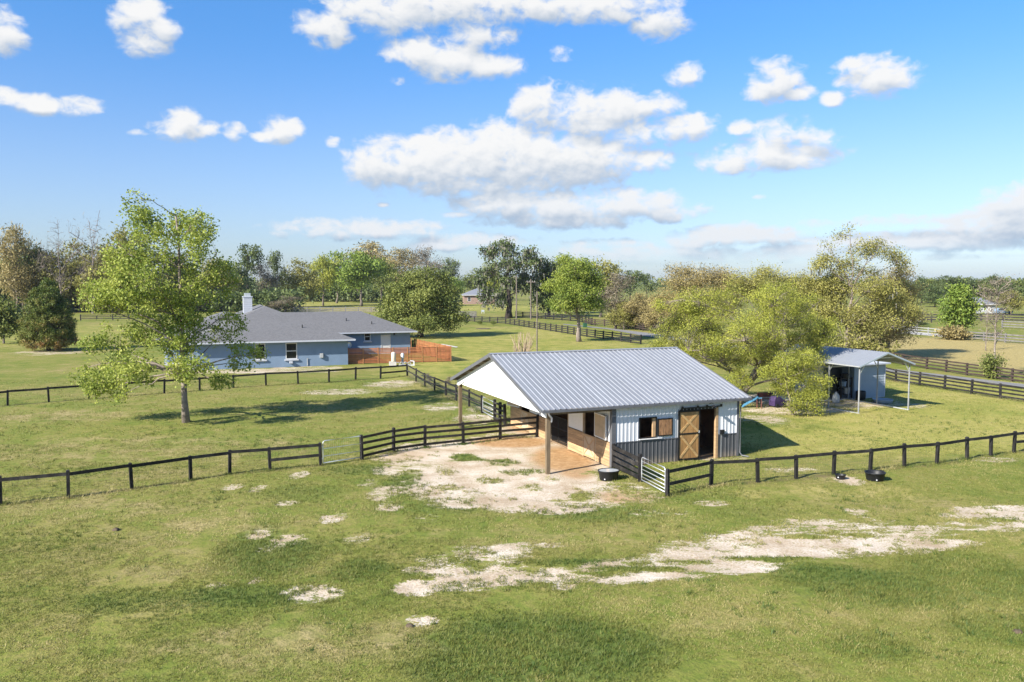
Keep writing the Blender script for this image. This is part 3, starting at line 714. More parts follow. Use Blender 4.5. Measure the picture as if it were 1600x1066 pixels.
def corr(width, length, pitch, hgt=.034, top=.032, foot=.085, off=0.0, vertical=False):
    """ribbed steel sheet, x across, y along (or z up when vertical), ribs rising to +z (or -y)"""
    xs = [(0, 0)]; k = 0
    x = pitch / 2 - off
    while x - foot / 2 < width - .002:
        if x - foot / 2 > .002:
            xs += [(x - foot / 2, 0), (x - top / 2, hgt), (x + top / 2, hgt), (x + foot / 2, 0)]
        x += pitch
    xs = [(min(a, width), h) for a, h in xs] + [(width, 0)]
    b = MB(); n = len(xs)
    if vertical: v = [(a, -h, 0) for a, h in xs] + [(a, -h, length) for a, h in xs]
    else: v = [(a, 0, h) for a, h in xs] + [(a, length, h) for a, h in xs]
    return b.add(v, [(i, i + 1, n + i + 1, n + i) for i in range(n - 1)])


def ring(mb, a0, a1, z0, z1, t, y0, y1, mi=0):
    """rectangular frame in the xz plane, bars butted"""
    mb.box(a0, y0, z0, a1, y1, z0 + t, mi); mb.box(a0, y0, z1 - t, a1, y1, z1, mi)
    mb.box(a0, y0, z0 + t, a0 + t, y1, z1 - t, mi); mb.box(a1 - t, y0, z0 + t, a1, y1, z1 - t, mi)
    return mb


# ------------------------------------------------------------------ the barn
def barn():
    L, Wd, p = 11.44, 14.11, 3.63
    r = thing('barn', 'white and charcoal steel barn with a ribbed metal roof and open porch', 'barn', (*BARN_O, 0), BARN_T)
    ze, zr, o1, o2, o3 = 3.25, 5.45, .445, .3, .58
    run_ = Wd / 2 + o2; sl_ = math.hypot(run_, zr - ze); an = math.atan2(zr - ze, run_)
    n = 14; wp = (L + o1 + o3) / n
    pm = corr(wp, sl_, wp / 3).data('roof_panel', M_roofmetal)
    for k in range(n):
        link('roof_panel', pm, r, (-o1 + k * wp, -o2, ze + (.002 if k % 2 else 0)), (an, 0, 0))
        link('roof_panel', pm, r, (-o1 + (k + 1) * wp, Wd + o2, ze + (.002 if k % 2 else 0)), (an, 0, PI))
    b = MB()
    for s in (-1, 1):
        b.bar((-o1 - .01, Wd / 2 + s * .09, zr + .012), (L + o3 + .01, Wd / 2 + s * .09, zr + .012), .19, .012, up=(0, s * math.sin(an), math.cos(an)))
    b.build('ridge_cap', M_roofmetal, r)
    for u in (-o1 - .016, L + o3 + .016):
        for s in (0, 1):
            v0 = -o2 if s == 0 else Wd + o2
            MB().bar((u, v0, ze - .075), (u, Wd / 2, zr - .075), .03, .19, up=(0, 0, 1)).build('rake_board', M_trim, r)
    for v in (-o2 - .06, Wd + o2 + .06):
        MB().box(-o1, v - .055, ze - .13, L + o3, v + .055, ze - .012).build('gutter', M_trim, r)
    for k in range(6):
        for s in (0, 1):
            q = .06 + k * .18; v = -o2 + run_ * q; z = ze + (zr - ze) * q - .075
            v = v if s == 0 else Wd - v
            MB().box(-o1, v - .02, z - .07, L + o3 - .02, v + .02, z + .03).build('purlin', M_post, r)
    # gable panel over the porch, with the dropped ends
    poly = [(-.06, 2.84), (.35, 2.84), (1.25, 3.2), (12.75, 3.2), (13.75, 2.84), (14.17, 2.84), (14.17, 3.12), (7.055, 5.27), (-.06, 3.12)]
    g_ = MB().prism(poly, 'x', -.10, -.04).build('gable_panel', M_whitepaint, r)
    MB().prism([(.1, 3.1), (14.0, 3.1), (7.055, 5.25)], 'x', L - .02, L + .0).build('gable_panel', M_whitesteel, r)
    MB().prism([(.1, 3.2), (14.0, 3.2), (7.055, 5.25)], 'x', p + .02, p + .06).build('gable_panel', M_whitepaint, r)
    for v in (.09, Wd - .09):
        MB().box(-.02, v - .1, -.3, .18, v + .1, 2.95).build('porch_post', M_post, r)
        MB().box(-.03, v - .07, 2.95, p, v + .07, 3.14).build('porch_beam', M_post, r)
    MB().box(-.03, .20, 2.95, .11, Wd - .20, 3.18).build('porch_beam', M_whitepaint, r)
    # front wall: backing, steel sheets, wainscot
    win = (5.26, 6.22, 1.45, 2.46); door = (7.62, 9.97, 0, 2.75)
    def wall(a0, a1, z0, z1, holes, loc, rz, name='wall', mat=M_inside, y0=.02, y1=.10):
        b = MB()
        for l, q, lo, hi in tiles(a0, a1, z0, z1, holes): b.box(l, y0, lo, q, y1, hi)
        return b.build(name, mat, r, loc, (0, 0, rz))
    wall(p, L, 0, 3.2, [win, door], (0, 0, 0), 0)
    wall(.1, Wd - .1, 0, 3.2, [], (L, 0, 0), PI / 2, y0=.02)
    wall(0, L - p, 0, 3.2, [], (L, Wd, 0), PI)
    def sheets(a0, a1, holes, loc, rz):
        for z0, z1, mat, nm in ((.04, 1.27, M_char, 'wainscot_panel'), (1.31, 3.16, M_whitesteel, 'wall_panel')):
            for l, q, lo, hi in tiles(a0, a1, z0, z1, holes):
                m = max(1, int(round((q - l) / .914)))
                for k in range(m):
                    s0 = l + (q - l) * k / m; w_ = (q - l) / m
                    ob = corr(w_, hi - lo, .2285, .022, .028, .065, s0 % .2285, True).build(nm, mat, r)
                    c, s = math.cos(rz), math.sin(rz)
                    ob.location = (loc[0] + s0 * c, loc[1] + s0 * s, lo); ob.rotation_euler = (0, 0, rz)
    sheets(p + .22, L - .1, [win, door], (0, 0, 0), 0)
    sheets(.1, Wd - .1, [], (L + .004, 0, 0), PI / 2)
    sheets(.1, L - p - .1, [], (L, Wd + .004, 0), PI)
    for l, q, lo, hi in tiles(p + .22, L - .1, 1.265, 1.315, [door]): MB().box(l, -.03, lo, q, .018, hi).build('wainscot_trim', M_trim, r)
    MB().box(p - .02, -.035, 0, p + .22, .02, 3.16).build('corner_trim', M_trim, r)
    MB().box(p - .02, .021, 0, p + .02, .2, 3.16).build('corner_trim', M_trim, r)
    MB().box(L - .1, -.035, 0, L + .03, .02, 3.16).build('corner_trim', M_trim, r)
    MB().box(L - .0, .022, 0, L + .034, .10, 3.16).build('corner_trim', M_trim, r)
    # window with its sliding shutter
    b = ring(MB(), win[0] - .05, win[1] + .05, win[2] - .05, win[3] + .05, .06, -.045, .02)
    f = b.build('window', M_blackmetal, r)
    MB().box(win[0] - .06, -.09, win[2] - .1, win[1] + .35, -.0, win[2] - .055).build('sill', M_whitepaint, f)
    MB().box(win[1] - .18, .0, win[2], win[1] - .01, .10, win[3]).build('jamb', M_pine, f)
    sh = ring(MB(), 6.29, 7.22, 1.46, 2.40, .06, -.085, -.045).build('shutter', M_blackmetal, r)
    for k in range(8):
        x0 = 6.352 + k * .1015
        MB().box(x0, -.073 - (k % 3) * .003, 1.522, x0 + .097, -.05, 2.338).build('plank', M_shutwood, sh)
    # sliding door, track, jamb
    dr = ring(MB(), 7.55, 8.89, .1, 2.72, .07, -.115, -.06)
    dr.box(7.62, -.113, 1.46, 8.82, -.06, 1.53); dr = dr.build('sliding_door', M_blackmetal, r)
    for z0, z1 in ((.172, 1.458), (1.532, 2.648)):
        for k in range(8):
            x0 = 7.622 + k * .1498
            MB().box(x0, -.088 - (k % 2) * .002, z0, x0 + .147, -.065, z1).build('plank', M_doorwood, dr)
        MB().bar((7.68, -.096, z0 + .06), (8.76, -.096, z1 - .06), .02, .12).build('brace', M_brace, dr)
        MB().bar((7.68, -.119, z1 - .06), (8.76, -.119, z0 + .06), .02, .12).build('brace', M_brace, dr)
    MB().box(8.80, -.14, 1.5, 8.86, -.115, 1.62).build('handle', M_galv, dr)
    t = MB(); t.box(7.7, -.12, 2.82, 10.28, -.09, 2.9); t = t.build('door_track', M_blackmetal, r)
    for x in (7.76, 8.72, 9.3, 10.2):
        MB().lathe([(0, -.03), (.06, -.03), (.06, .03), (0, .03)], 10, (0, 0, 0)).build('hanger', M_blackmetal, t, (x, -.14, 2.92), (PI / 2, 0, 0))
    MB().box(9.95, -.04, 0, 10.10, .12, 2.78).build('jamb', M_pine, r)
    MB().box(7.6, -.02, 2.72, 10.10, .018, 2.80).build('door_header', M_blackmetal, r)
    lm = MB(); lm.tube([(9.53, -.02, 2.99), (9.53, -.2, 3.08), (9.53, -.36, 3.06), (9.53, -.42, 2.98)], .014, 6)
    lm.lathe([(.03, .1), (.06, .07), (.15, 0), (.145, 0), (.05, .06)], 12, (9.53, -.43, 2.9)); lm.build('barn_lamp', M_blackmetal, r)
    MB().box(10.22, -.12, 1.33, 10.46, -.03, 1.55).build('switch_box', M_blackmetal, r)
    MB().box(10.30, -.028, .05, 10.33, -.02, 1.33).build('conduit', M_galv, r)
    # downspouts
    MB().tube([(L + .1, -.34, 3.12), (L + .09, -.2, 2.9), (L + .07, -.09, 2.75), (L + .07, -.09, .22), (L + .12, -.2, .08), (L + .35, -.5, .05)], .04, 6).build('downspout', M_trim, r)
    MB().tube([(-.1, -.34, 3.14), (.02, -.2, 2.98), (.22, -.06, 2.8), (.24, .02, 2.6)], .05, 6).build('downspout', M_whitesteel, r)
    # stall fronts under the porch (local frame: x along v, y out of the wall)
    X = lambda v, z, o: (p - o, v, z)
    def pbox(v0, v1, z0, z1, o0, o1_, mi=0, mb=None):
        return (mb or MB()).box(p - o1_, v0, z0, p - o0, v1, z1, mi)
    d1, gt_, d3 = (1.78, 3.23, 0, 2.6), (5.14, 7.63, 0, 2.75), (10.78, 12.36, 0, 2.6)
    b = MB()
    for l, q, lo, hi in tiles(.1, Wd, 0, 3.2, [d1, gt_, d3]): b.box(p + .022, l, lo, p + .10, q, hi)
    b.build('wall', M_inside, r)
    for l, q in ((.2, 1.74), (3.27, 5.1), (7.67, 10.74), (12.4, 14.0)):
        for k in range(8):
            z = .02 + k * .158
            pbox(l, q, z, z + .146, -.02, .018 + (k % 3) * .003).build('plank', M_pine, r)
        pbox(l, q, 1.287, 1.327, -.02, .04).build('plank_cap', M_post, r)
    b = MB()
    for l, q, lo, hi in tiles(.2, 14.0, 1.33, 3.18, [(d1[0] - .04, d1[1] + .04, 0, 2.64), (gt_[0] - .04, gt_[1] + .04, 0, 2.79), (d3[0] - .04, d3[1] + .04, 0, 2.64)]):
        pbox(l, q, lo, hi, -.02, .008, mb=b)
    b.build('wall_panel', M_whitepaint, r)
    for d in (d1, gt_, d3):
        b = MB(); pbox(d[0] - .04, d[0] + .02, 0, d[3] + .04, -.1, .03, mb=b); pbox(d[1] - .02, d[1] + .04, 0, d[3] + .04, -.1, .03, mb=b); pbox(d[0] + .02, d[1] - .02, d[3], d[3] + .04, -.1, .03, mb=b)
        b.build('door_frame', M_ply, r)
    for d in (d1, d3):
        lo = pbox(d[0] + .03, d[1] - .03, .06, 1.28, .0, .03).build('stall_door', M_ply, r)
        fr = MB(); v0, v1 = d[0] + .03, d[1] - .03
        pbox(v0, v1, .06, .16, .032, .05, mb=fr); pbox(v0, v1, 1.18, 1.28, .032, .05, mb=fr); pbox(v0, v0 + .09, .16, 1.18, .032, .05, mb=fr); pbox(v1 - .09, v1, .16, 1.18, .032, .05, mb=fr)
        fr.build('door_frame', M_pine, lo)
        for q, (z0, z1) in enumerate(((.16, 1.18), (1.18, .16))):
            o = .034 + q * .013
            MB().bar((p - o - .006, v0 + .1, z0), (p - o - .006, v1 - .1, z1), .012, .08, up=(0, 0, 1)).build('brace', M_pine, lo)
        # upper leaf folded back beside the opening
        hv = d[0] - .02 if d is d1 else d[1] + .02
        sg = -1 if d is d1 else 1
        lf = MB(); lf.box(0, -.02, 0, 1.42, .02, 1.26)
        up = lf.build('stall_door', M_ply, r, (p - .07, hv, 1.38), (0, 0, (-PI / 2 - .06) if sg < 0 else (PI / 2 + .2)))
        ring(MB(), 0, 1.42, 0, 1.26, .05, -.035, .035).build('door_frame', M_whitepaint, up)
    # black stall gate
    b = MB(); v0, v1 = gt_[0] + .06, gt_[1] - .06
    b.tube([(p - .02, v0, .22), (p - .02, v0, 1.5), (p - .02, v0 + .15, 1.66), (p - .02, v1 - .15, 1.66), (p - .02, v1, 1.5), (p - .02, v1, .22), (p - .02, v0, .22)], .025, 6)
    b.tube([(p - .02, (v0 + v1) / 2, .22), (p - .02, (v0 + v1) / 2, 1.66)], .022, 6); b.tube([(p - .02, v0, 1.0), (p - .02, v1, 1.0)], .018, 6)
    gtp = b.build('stall_gate', M_blackmetal, r)
    b = MB()
    for k in range(1, 34):
        v = v0 + (v1 - v0) * k / 34; b.tube([(p - .02, v, .22), (p - .02, v, 1.64)], .009, 4, cap=False)
    for k in range(1, 12): b.tube([(p - .012, v0, .22 + k * .12), (p - .012, v1, .22 + k * .12)], .006, 4, cap=False)
    b.build('wire_mesh', M_blackmetal, gtp)
    # inside
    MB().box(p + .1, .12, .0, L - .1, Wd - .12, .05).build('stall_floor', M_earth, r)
    for v in (4.2, 8.6): MB().box(p + .1, v - .05, .05, L - .12, v + .05, 2.4).build('partition', M_inside, r)
    MB().box(8.0, 2.6, .05, 11.0, 2.7, 1.3).build('partition', M_inside, r)
barn()


# ------------------------------------------------------------------ the blue house
HT, HO = 0.372, (-34.6, 88.9)
hu = np.array([math.cos(HT), math.sin(HT)]); hv_ = np.array([-math.sin(HT), math.cos(HT)])
def house_pix(px, py, v0):
    """(u, z) on the house wall v = v0 at a photo pixel"""
    r = pix_ray(px, py); q = np.array(HO) + hv_ * v0
    t = np.dot(q, hv_) / np.dot(r[:2], hv_)
    P = r[:2] * t - np.array(HO)
    return float(P @ hu), float(CAM_H + r[2] * t)


def hip_roof(x0, x1, y0, y1, z, slope, th=.2):
    w, d = x1 - x0, y1 - y0; m = min(w, d) / 2; h = m * slope
    if w > d: a, b_ = (x0 + m, (y0 + y1) / 2), (x1 - m, (y0 + y1) / 2)
    else: a, b_ = ((x0 + x1) / 2, y0 + m), ((x0 + x1) / 2, y1 - m)
    v = [(x0, y0, z), (x1, y0, z), (x1, y1, z), (x0, y1, z), (*a, z + h), (*b_, z + h)]
    if w > d: f = [(0, 1, 5, 4), (1, 2, 5), (2, 3, 4, 5), (3, 0, 4)]
    else: f = [(0, 1, 4), (1, 2, 5, 4), (2, 3, 5), (3, 0, 4, 5)]
    lo = [(p[0], p[1], z - .05) for p in v[:4]]
    f += [(0, 6, 7, 1), (1, 7, 8, 2), (2, 8, 9, 3), (3, 9, 6, 0), (6, 9, 8, 7)]
    return MB().add(v + lo, f)


def window(parent, a0, a1, z0, z1, y, frame=M_white, t=.09, sill=True, bars=1):
    """sash window set in a hole of a wall whose face is at y"""
    f = ring(MB(), a0, a1, z0, z1, t, y - .04, y + .06)
    zm = (z0 + z1) / 2
    if bars: f.box(a0 + t, y - .02, zm - .04, a1 - t, y + .05, zm + .04)
    f = f.build('window', frame, parent)
    if bars:
        for lo, hi in ((z0 + t, zm - .04), (zm + .04, z1 - t)):
            MB().box(a0 + t, y + .025, lo, a1 - t, y + .035, hi).build('pane', M_glass, f)
    else: MB().box(a0 + t, y + .025, z0 + t, a1 - t, y + .035, z1 - t).build('pane', M_glass, f)
    if sill: MB().box(a0 - .15, y - .14, z0 - .16, a1 + .15, y - .002, z0 - .003).build('sill', M_housetrim, f)
    return f


def house():
    r = thing('house', 'long blue stucco house with a grey shingle hip roof and white chimney', 'house', (*HO, 0), HT)
    ws = []
    for (xa, xb, yt, yb) in ((398, 415, 535, 562), (446, 464.5, 533.5, 561)):
        u0, zt = house_pix(xa, yt, 0); u1, zb = house_pix(xb, yb, 0); ws.append((u0, u1, zb, min(zt, 2.72)))
    Z = 3.0
    b = MB()
    for l, q, lo, hi in tiles(0, 16.8, 0, Z - .08, ws): b.box(l, 0, lo, q, .2, hi)
    b.box(0, .2, 0, .2, 25, Z - .08); b.box(16.6, .2, 0, 16.8, 25, Z - .08); b.box(.2, 24.8, 0, 16.6, 25, Z - .08)
    b.build('wall', M_poly, r)
    MB().box(.3, .5, .02, 16.5, 24.7, .08).build('floor', M_inside, r)
    MB().box(-.004, -.03, 0, .16, -.002, Z - .08).build('corner_trim', M_housetrim, r)
    for w_ in ws: window(r, *w_, 0.0)
    # east part, set back
    u0, zt = house_pix(569, 519.3, 13); u1, zb = house_pix(579, 533, 13); w2 = (u0, u1, zb, zt)
    d0, dt = house_pix(596, 518.5, 13); d1, _ = house_pix(609, 540, 13); dd = (d0, d1, .0, 2.45)
    b = MB()
    for l, q, lo, hi in tiles(16.8, 27.5, 0, Z - .08, [w2, dd]): b.box(l, 13.0, lo, q, 13.2, hi)
    b.box(27.3, 13.2, 0, 27.5, 24, Z - .08); b.box(16.9, 23.8, 0, 27.3, 24, Z - .08)
    b.build('wall', M_poly, r)
    window(r, *w2, 13.0)
    dr = MB().box(dd[0], 13.02, .05, dd[1], 13.08, dd[3]).build('door', M_white, r)
    ring(MB(), dd[0] - .1, dd[1] + .1, .0, dd[3] + .1, .1, 12.97, 13.05).build('door_frame', M_white, dr)
    MB().box(dd[1] - .14, 12.98, 1.02, dd[1] - .08, 13.02, 1.1).build('handle', M_galv, dr)
    ul, zl = house_pix(616, 521, 13)
    MB().box(ul - .1, 12.86, zl - .22, ul + .1, 13.0, zl + .22).build('wall_lamp', M_blackmetal, r)
    # west part behind the big tree
    b = MB(); b.box(-3, 8.0, 0, 0, 8.2, Z - .08); b.box(-3, 8.2, 0, -2.8, 24, Z - .08); b.build('wall', M_poly, r)
    for k in range(2): MB().box(-2.9 + k * 2.5, 6.6, 0, -2.7 + k * 2.5, 6.8, Z - .1).build('porch_column', M_housetrim, r)
    MB().box(-3, 6.4, 0, 0, 8, .12).build('porch_slab', M_concrete, r)
    sl_ = .40
    hip_roof(-.75, 17.55, -.75, 25.75, Z, sl_).build('roof', M_shingle, r)
    hip_roof(5.0, 28.25, 12.2, 24.8, Z + .004, sl_).build('roof', M_shingle, r)
    hip_roof(-3.8, 12.0, 5.9, 24.6, Z + .002, .36).build('roof', M_shingle, r)
    def fas(x0, y0, x1, y1): MB().bar((x0, y0, Z - .08), (x1, y1, Z - .08), .03, .17).build('fascia', M_housetrim, r)
    fas(-.77, -.77, 17.57, -.77); fas(17.57, -.75, 17.57, 12.1); fas(17.6, 12.18, 28.27, 12.18); fas(28.27, 12.2, 28.27, 24.8); fas(-.77, -.75, -.77, 5.8); fas(-3.82, 5.88, -.8, 5.88); fas(-3.82, 5.9, -3.82, 24.6)
    for (x0, x1, y0, y1) in ((-.74, 17.54, -.74, -.0), (16.81, 17.54, .0, 12.9), (17.6, 28.2, 12.2, 12.98)):
        MB().box(x0, y0, Z - .12, x1, y1, Z - .085).build('soffit', M_housetrim, r)
    # chimney, vents
    ch = MB().box(5.985, 9.785, 5.2, 7.015, 10.815, 7.7).build('chimney', M_housetrim, r)
    for k in range(10): MB().box(5.97, 9.77, 5.5 + k * .22, 7.03, 10.83, 5.52 + k * .22).build('siding_joint', M_acgrey, ch)
    MB().box(5.92, 9.72, 7.7, 7.08, 10.88, 7.82).build('chimney_cap', M_housetrim, ch)
    MB().box(6.15, 9.95, 7.82, 6.85, 10.65, 8.2).build('flue', M_galv, ch)
    for u, v in ((22.6, 14.5), (19.4, 15.6), (12.0, 2.4)):
        zz = Z + (v + .75 if v < 5 else v - 12.2) * sl_
        MB().tube([(u, v, zz - .1), (u, v, zz + .38)], .06, 8).build('roof_vent', M_blackmetal, r)
    # clutter on the walls
    MB().box(13.6, -.22, .95, 13.95, -.005, 1.45).build('meter_box', M_acgrey, r)
    MB().tube([(12.2, -.06, .1), (12.2, -.06, .9), (12.5, -.06, .9)], .04, 6).build('pipe', M_acgrey, r)
    MB().box(10.2, -.3, .42, 10.55, -.005, .66).build('dryer_vent', M_housetrim, r)
    # satellite dish on the inside corner
    MB().lathe([(0, .0), (.18, .02), (.32, .09), (.36, .13)], 14).build('dish', M_galv, r, (17.1, 1.2, 2.2), (1.2, 0, .4))
house()


def clod(label, px, py, w, h, mat, seed):
    p = G(px, py); r = random.Random(seed); b = MB(); n = 14
    prof = [(w, -.03), (w * .85, h * .45), (w * .45, h * .9), (.01, h)]
    v = [(math.cos(2 * PI * j / n) * q * r.uniform(.75, 1.2), math.sin(2 * PI * j / n) * q * r.uniform(.6, 1.0), z * r.uniform(.8, 1.2)) for q, z in prof for j in range(n)]
    f = [(i * n + j, i * n + (j + 1) % n, (i + 1) * n + (j + 1) % n, (i + 1) * n + j) for i in range(3) for j in range(n)]
    b.add(v, f); tag(b.build('manure_pile', mat, None, (p[0], p[1], 0), smooth=True), label, 'manure')
clod('grey brown dropping on the grass below the left pasture fence', 181, 828, .15, .08, M_darkbrown, 1)
clod('dark brown dropping near the lower right edge of the pasture', 1590, 988, .15, .08, M_darkbrown, 2)
clod('brown dropping on the small bare patch below the sand track', 640, 978, .12, .06, M_darkbrown, 3)


def condenser():
    p = G(527.5, 569.2); r = thing('condenser_unit', 'boxy grey air conditioner on the ground by the blue house wall', 'air conditioner', (p[0], p[1], 0), HT)
    MB().box(-.75, -.42, -.06, .75, .42, .06).build('slab', M_concrete, r)
    MB().box(-.66, -.36, .06, .66, .36, .82).build('case', M_acgrey, r)
    for k in range(10): MB().box(-.67, -.375, .13 + k * .064, .67, -.362, .16 + k * .064).build('louver', M_acgrey, r)
    MB().lathe([(.30, .0), (.30, .05), (.0, .06)], 16, (0, 0, .82)).build('fan_guard', M_blackmetal, r)
condenser()


def cedar_run(A, B, n, root, h=1.86, O=None):
    A, B = np.array(A), np.array(B); d = (B - A) / n; L = np.hypot(*d); a = math.atan2(d[1], d[0])
    sm = MB().box(.045, -.012, 0, L - .045, .012, .126).data('slat', M_cedar)
    pm = MB().box(-.055, -.055, -.3, .055, .055, h + .03).data('post', M_cedarpost)
    for i in range(n + 1):
        link('post', pm, root, (*(A + d * i - O), 0), (0, 0, a))
    rj = random.Random(n)
    for i in range(n):
        for k in range(11):
            z = .08 + k * .163
            link('slat', sm, root, (*(A + d * i - O), z + rj.uniform(-.006, .006)), (0, 0, a + rj.uniform(-.006, .006)))
A_, B_ = G(544, 569.5)[:2], G(704.6, 565.3)[:2]
cf = thing('privacy_fence', 'red cedar slat privacy fence enclosing the back of the blue house', 'fence', (*A_, 0))
cedar_run(A_, B_, 7, cf, O=A_)
cedar_run(G(537, 565.6)[:2], A_ + np.array([-.02, .1]), 1, cf, O=A_)
cedar_run(B_, np.array([-13.3, 112.2]), 7, cf, O=A_)
MB().tube([(7.1, 2.1, -.2), (7.1, 2.1, 2.9)], .04, 6).build('pole', M_cedarpost, cf)


def well():
    p = G(615, 571); r = thing('water_tank', 'tall cream well tank on a small block base before the cedar fence', 'tank', (p[0], p[1], 0), .2)
    MB().box(-.5, -.35, -.05, .3, .35, .42).build('base', M_concrete, r)
    MB().lathe([(0, .42), (.22, .42), (.26, .5), (.26, 1.38), (.2, 1.5), (0, 1.55)], 14).build('tank', M_cream, r, smooth=True)
    MB().tube([(.2, -.1, .3), (.55, -.15, .35), (.55, -.15, 0)], .035, 6).build('pipe', M_white, r)
    p = G(629, 570); r = thing('pressure_tank', 'small white tank on a post beside the cream well tank', 'tank', (p[0], p[1], 0), 0)
    MB().box(-.12, -.12, -.1, .12, .12, .72).build('stand', M_acgrey, r)
    MB().lathe([(0, .72), (.17, .74), (.2, .82), (.2, 1.2), (.13, 1.33), (0, 1.37)], 12).build('tank', M_white, r, smooth=True)
    p = G(634, 571.5); r = thing('pump_frame', 'white plastic frame of pipes at the fence corner before the cedar fence', 'pipework', (p[0], p[1], 0), .1)
    for k in range(3):
        MB().lathe([(.13, -.07), (.2, -.07), (.2, .07), (.13, .07), (.13, -.07)], 12).build('pipe_ring', M_acgrey, r, (-.5 + k * .45, 0, .25), (PI / 2, 0, 0), True)
    MB().bar((-.8, 0, .06), (.95, 0, .06), .1, .12).build('rail', M_white, r)
    MB().bar((.5, .1, .56), (.95, .1, .5), .3, .1).build('cover', M_white, r)
    MB().bar((.93, 0, 0), (.93, 0, .5), .14, .14, up=(1, 0, 0)).build('leg', M_white, r)
well()


# ------------------------------------------------------------------ tubs
def tub(name, label, px, py, rx, h, fill, rz=0, sy=1.0, handles=False):
    p = G(px, py); r = thing(name, label, 'trough', (p[0], p[1], relief(p[0:1], p[1:2])[0] + .0), rz)
    b = MB(); b.lathe([(0, 0), (rx * .82, 0), (rx * .86, .03), (rx * .96, h * .8), (rx, h * .82), (rx * 1.04, h * .94), (rx * 1.05, h), (rx * .98, h), (rx * .93, h * .85), (rx * .82, .05), (0, .05)], 28, sy=sy)
    b.build('tub', M_tub, r, smooth=True)
    if fill: MB().lathe([(0, fill), (rx * (.84 + .12 * fill / h), fill)], 28, sy=sy).build('water', M_water, r)
    MB().lathe([(0, 0), (.03, 0), (.03, .04), (0, .04)], 8).build('drain_plug', M_white, r, (-rx * .62, -rx * .68 * sy, .1), (PI / 2, 0, -.7))
    if handles:
        for s in (-1, 1): MB().tube([(s * rx * 1.02, -.12, h * .95), (s * rx * 1.18, -.08, h * .98), (s * rx * 1.18, .08, h * .98), (s * rx * 1.02, .12, h * .95)], .02, 5).build('handle', M_tub, r)
    return r
tub('water_trough', 'round black stock trough filled with water at the barn corner', 951, 750, .52, .47, .445, .3, .82)
tub('water_trough', 'large empty black tub with handles beside the right pasture fence', 1367, 751.5, .46, .40, 0, .5, 1, True)
tub('feed_pan', 'small low black feed pan on bare sand, left of the large tub', 1313, 749, .25, .2, 0, 0, .9)


# ------------------------------------------------------------------ carport, shed and the things under the oak
CT, CO = .38, np.array([25.1, 59.3])
def cpt(x, y): return CO + np.array([math.cos(CT), math.sin(CT)]) * x + np.array([-math.sin(CT), math.cos(CT)]) * y


def carport():
    r = thing('carport', 'open metal carport with a pale gabled roof on slim posts', 'carport', (*CO, 0), CT)
    Wc, D, ze, zr = 4.8, 9.0, 3.55, 4.4
    for y in (0, 3.0, 6.0, D):
        for x in (0, Wc):
            b = MB().box(x - .036, y - .036, -.2, x + .036, y + .036, ze - .06); b.build('post', M_slim, r)
            s = 1 if x == 0 else -1
            MB().bar((x + s * .03, y, ze - .65), (x + s * .55, y, ze + .12), .05, .05).build('brace', M_galv, r)
        for s in (-1, 1):
            MB().bar((Wc / 2 + s * Wc / 2, y, ze - .05), (Wc / 2, y, zr - .06), .06, .07).build('rafter', M_galv, r)
        MB().bar((Wc / 2 - 1.0, y, zr - .40), (Wc / 2 + 1.0, y, zr - .40), .05, .05).build('tie', M_galv, r)
    run_ = Wc / 2 + .25; an = math.atan2(zr - ze, Wc / 2); n = 10; w = (D + .5) / n
    pm = corr(w, run_ / math.cos(an), w / 4, .02).data('roof_panel', M_carport)
    z0 = ze - .25 * math.tan(an) + .02
    for k in range(n):
        link('roof_panel', pm, r, (-.25, -.25 + (k + 1) * w, z0 + (.002 if k % 2 else 0)), (an, 0, -PI / 2))
        link('roof_panel', pm, r, (Wc + .25, -.25 + k * w, z0 + (.002 if k % 2 else 0)), (an, 0, PI / 2))
    for s in (-1, 1): MB().bar((Wc / 2 + s * run_, -.27, z0 - .03), (Wc / 2, -.27, zr - .03), .03, .12).build('rake_board', M_siding, r)
    for x in (-.26, Wc + .26): MB().box(x - .02, -.25, z0 - .07, x + .02, D + .25, z0 + .01).build('eave_trim', M_galv, r)
    for x in (0, Wc): MB().box(x - .05, -.05, .0, x + .05, D + .05, .07).build('base_rail', M_galv, r)
carport()


def shed():
    O = G(1334, 623.7)[:2]; r = thing('shed', 'blue grey lap sided shed standing partly under the metal carport', 'shed', (*O, 0), .44)
    W2, D, h = 3.5, 3.0, 2.75
    b = MB()
    b.box(0, .03, 0, W2, .12, h); b.box(W2 - .1, .12, 0, W2, D, h); b.box(-3.4, D - .1, 0, W2 - .1, D, h); b.box(-3.4, .12, 0, -3.3, D - .1, h); b.box(0, .12, 0, .1, 1.2, h)
    b.build('wall', M_siding, r)
    for k in range(13):
        z = .05 + k * .208
        MB().add([(0, -.005, z), (W2, -.005, z), (W2, .022, z + .21), (0, .022, z + .21), (0, .03, z), (W2, .03, z)], [(0, 1, 2, 3), (0, 4, 5, 1)]).build('siding_board', M_siding, r)
        MB().add([(W2 + .03, 0, z), (W2 + .03, D, z), (W2 + .003, D, z + .21), (W2 + .003, 0, z + .21), (W2, 0, z), (W2, D, z)], [(0, 1, 2, 3), (0, 4, 5, 1)]).build('siding_board', M_siding, r)
    MB().box(-3.5, -.35, h + .003, W2 + .25, D + .2, h + .12).build('roof', M_housetrim, r)
    MB().box(-.08, -.05, 0, .0, 1.2, h - .05).build('door', M_poly, r)
    MB().box(W2 - .04, -.02, 0, W2 + .045, .0, h).build('corner_trim', M_housetrim, r)
    MB().box(-3.4, .0, -.1, W2, D, .06).build('floor', M_concrete, r)
shed()


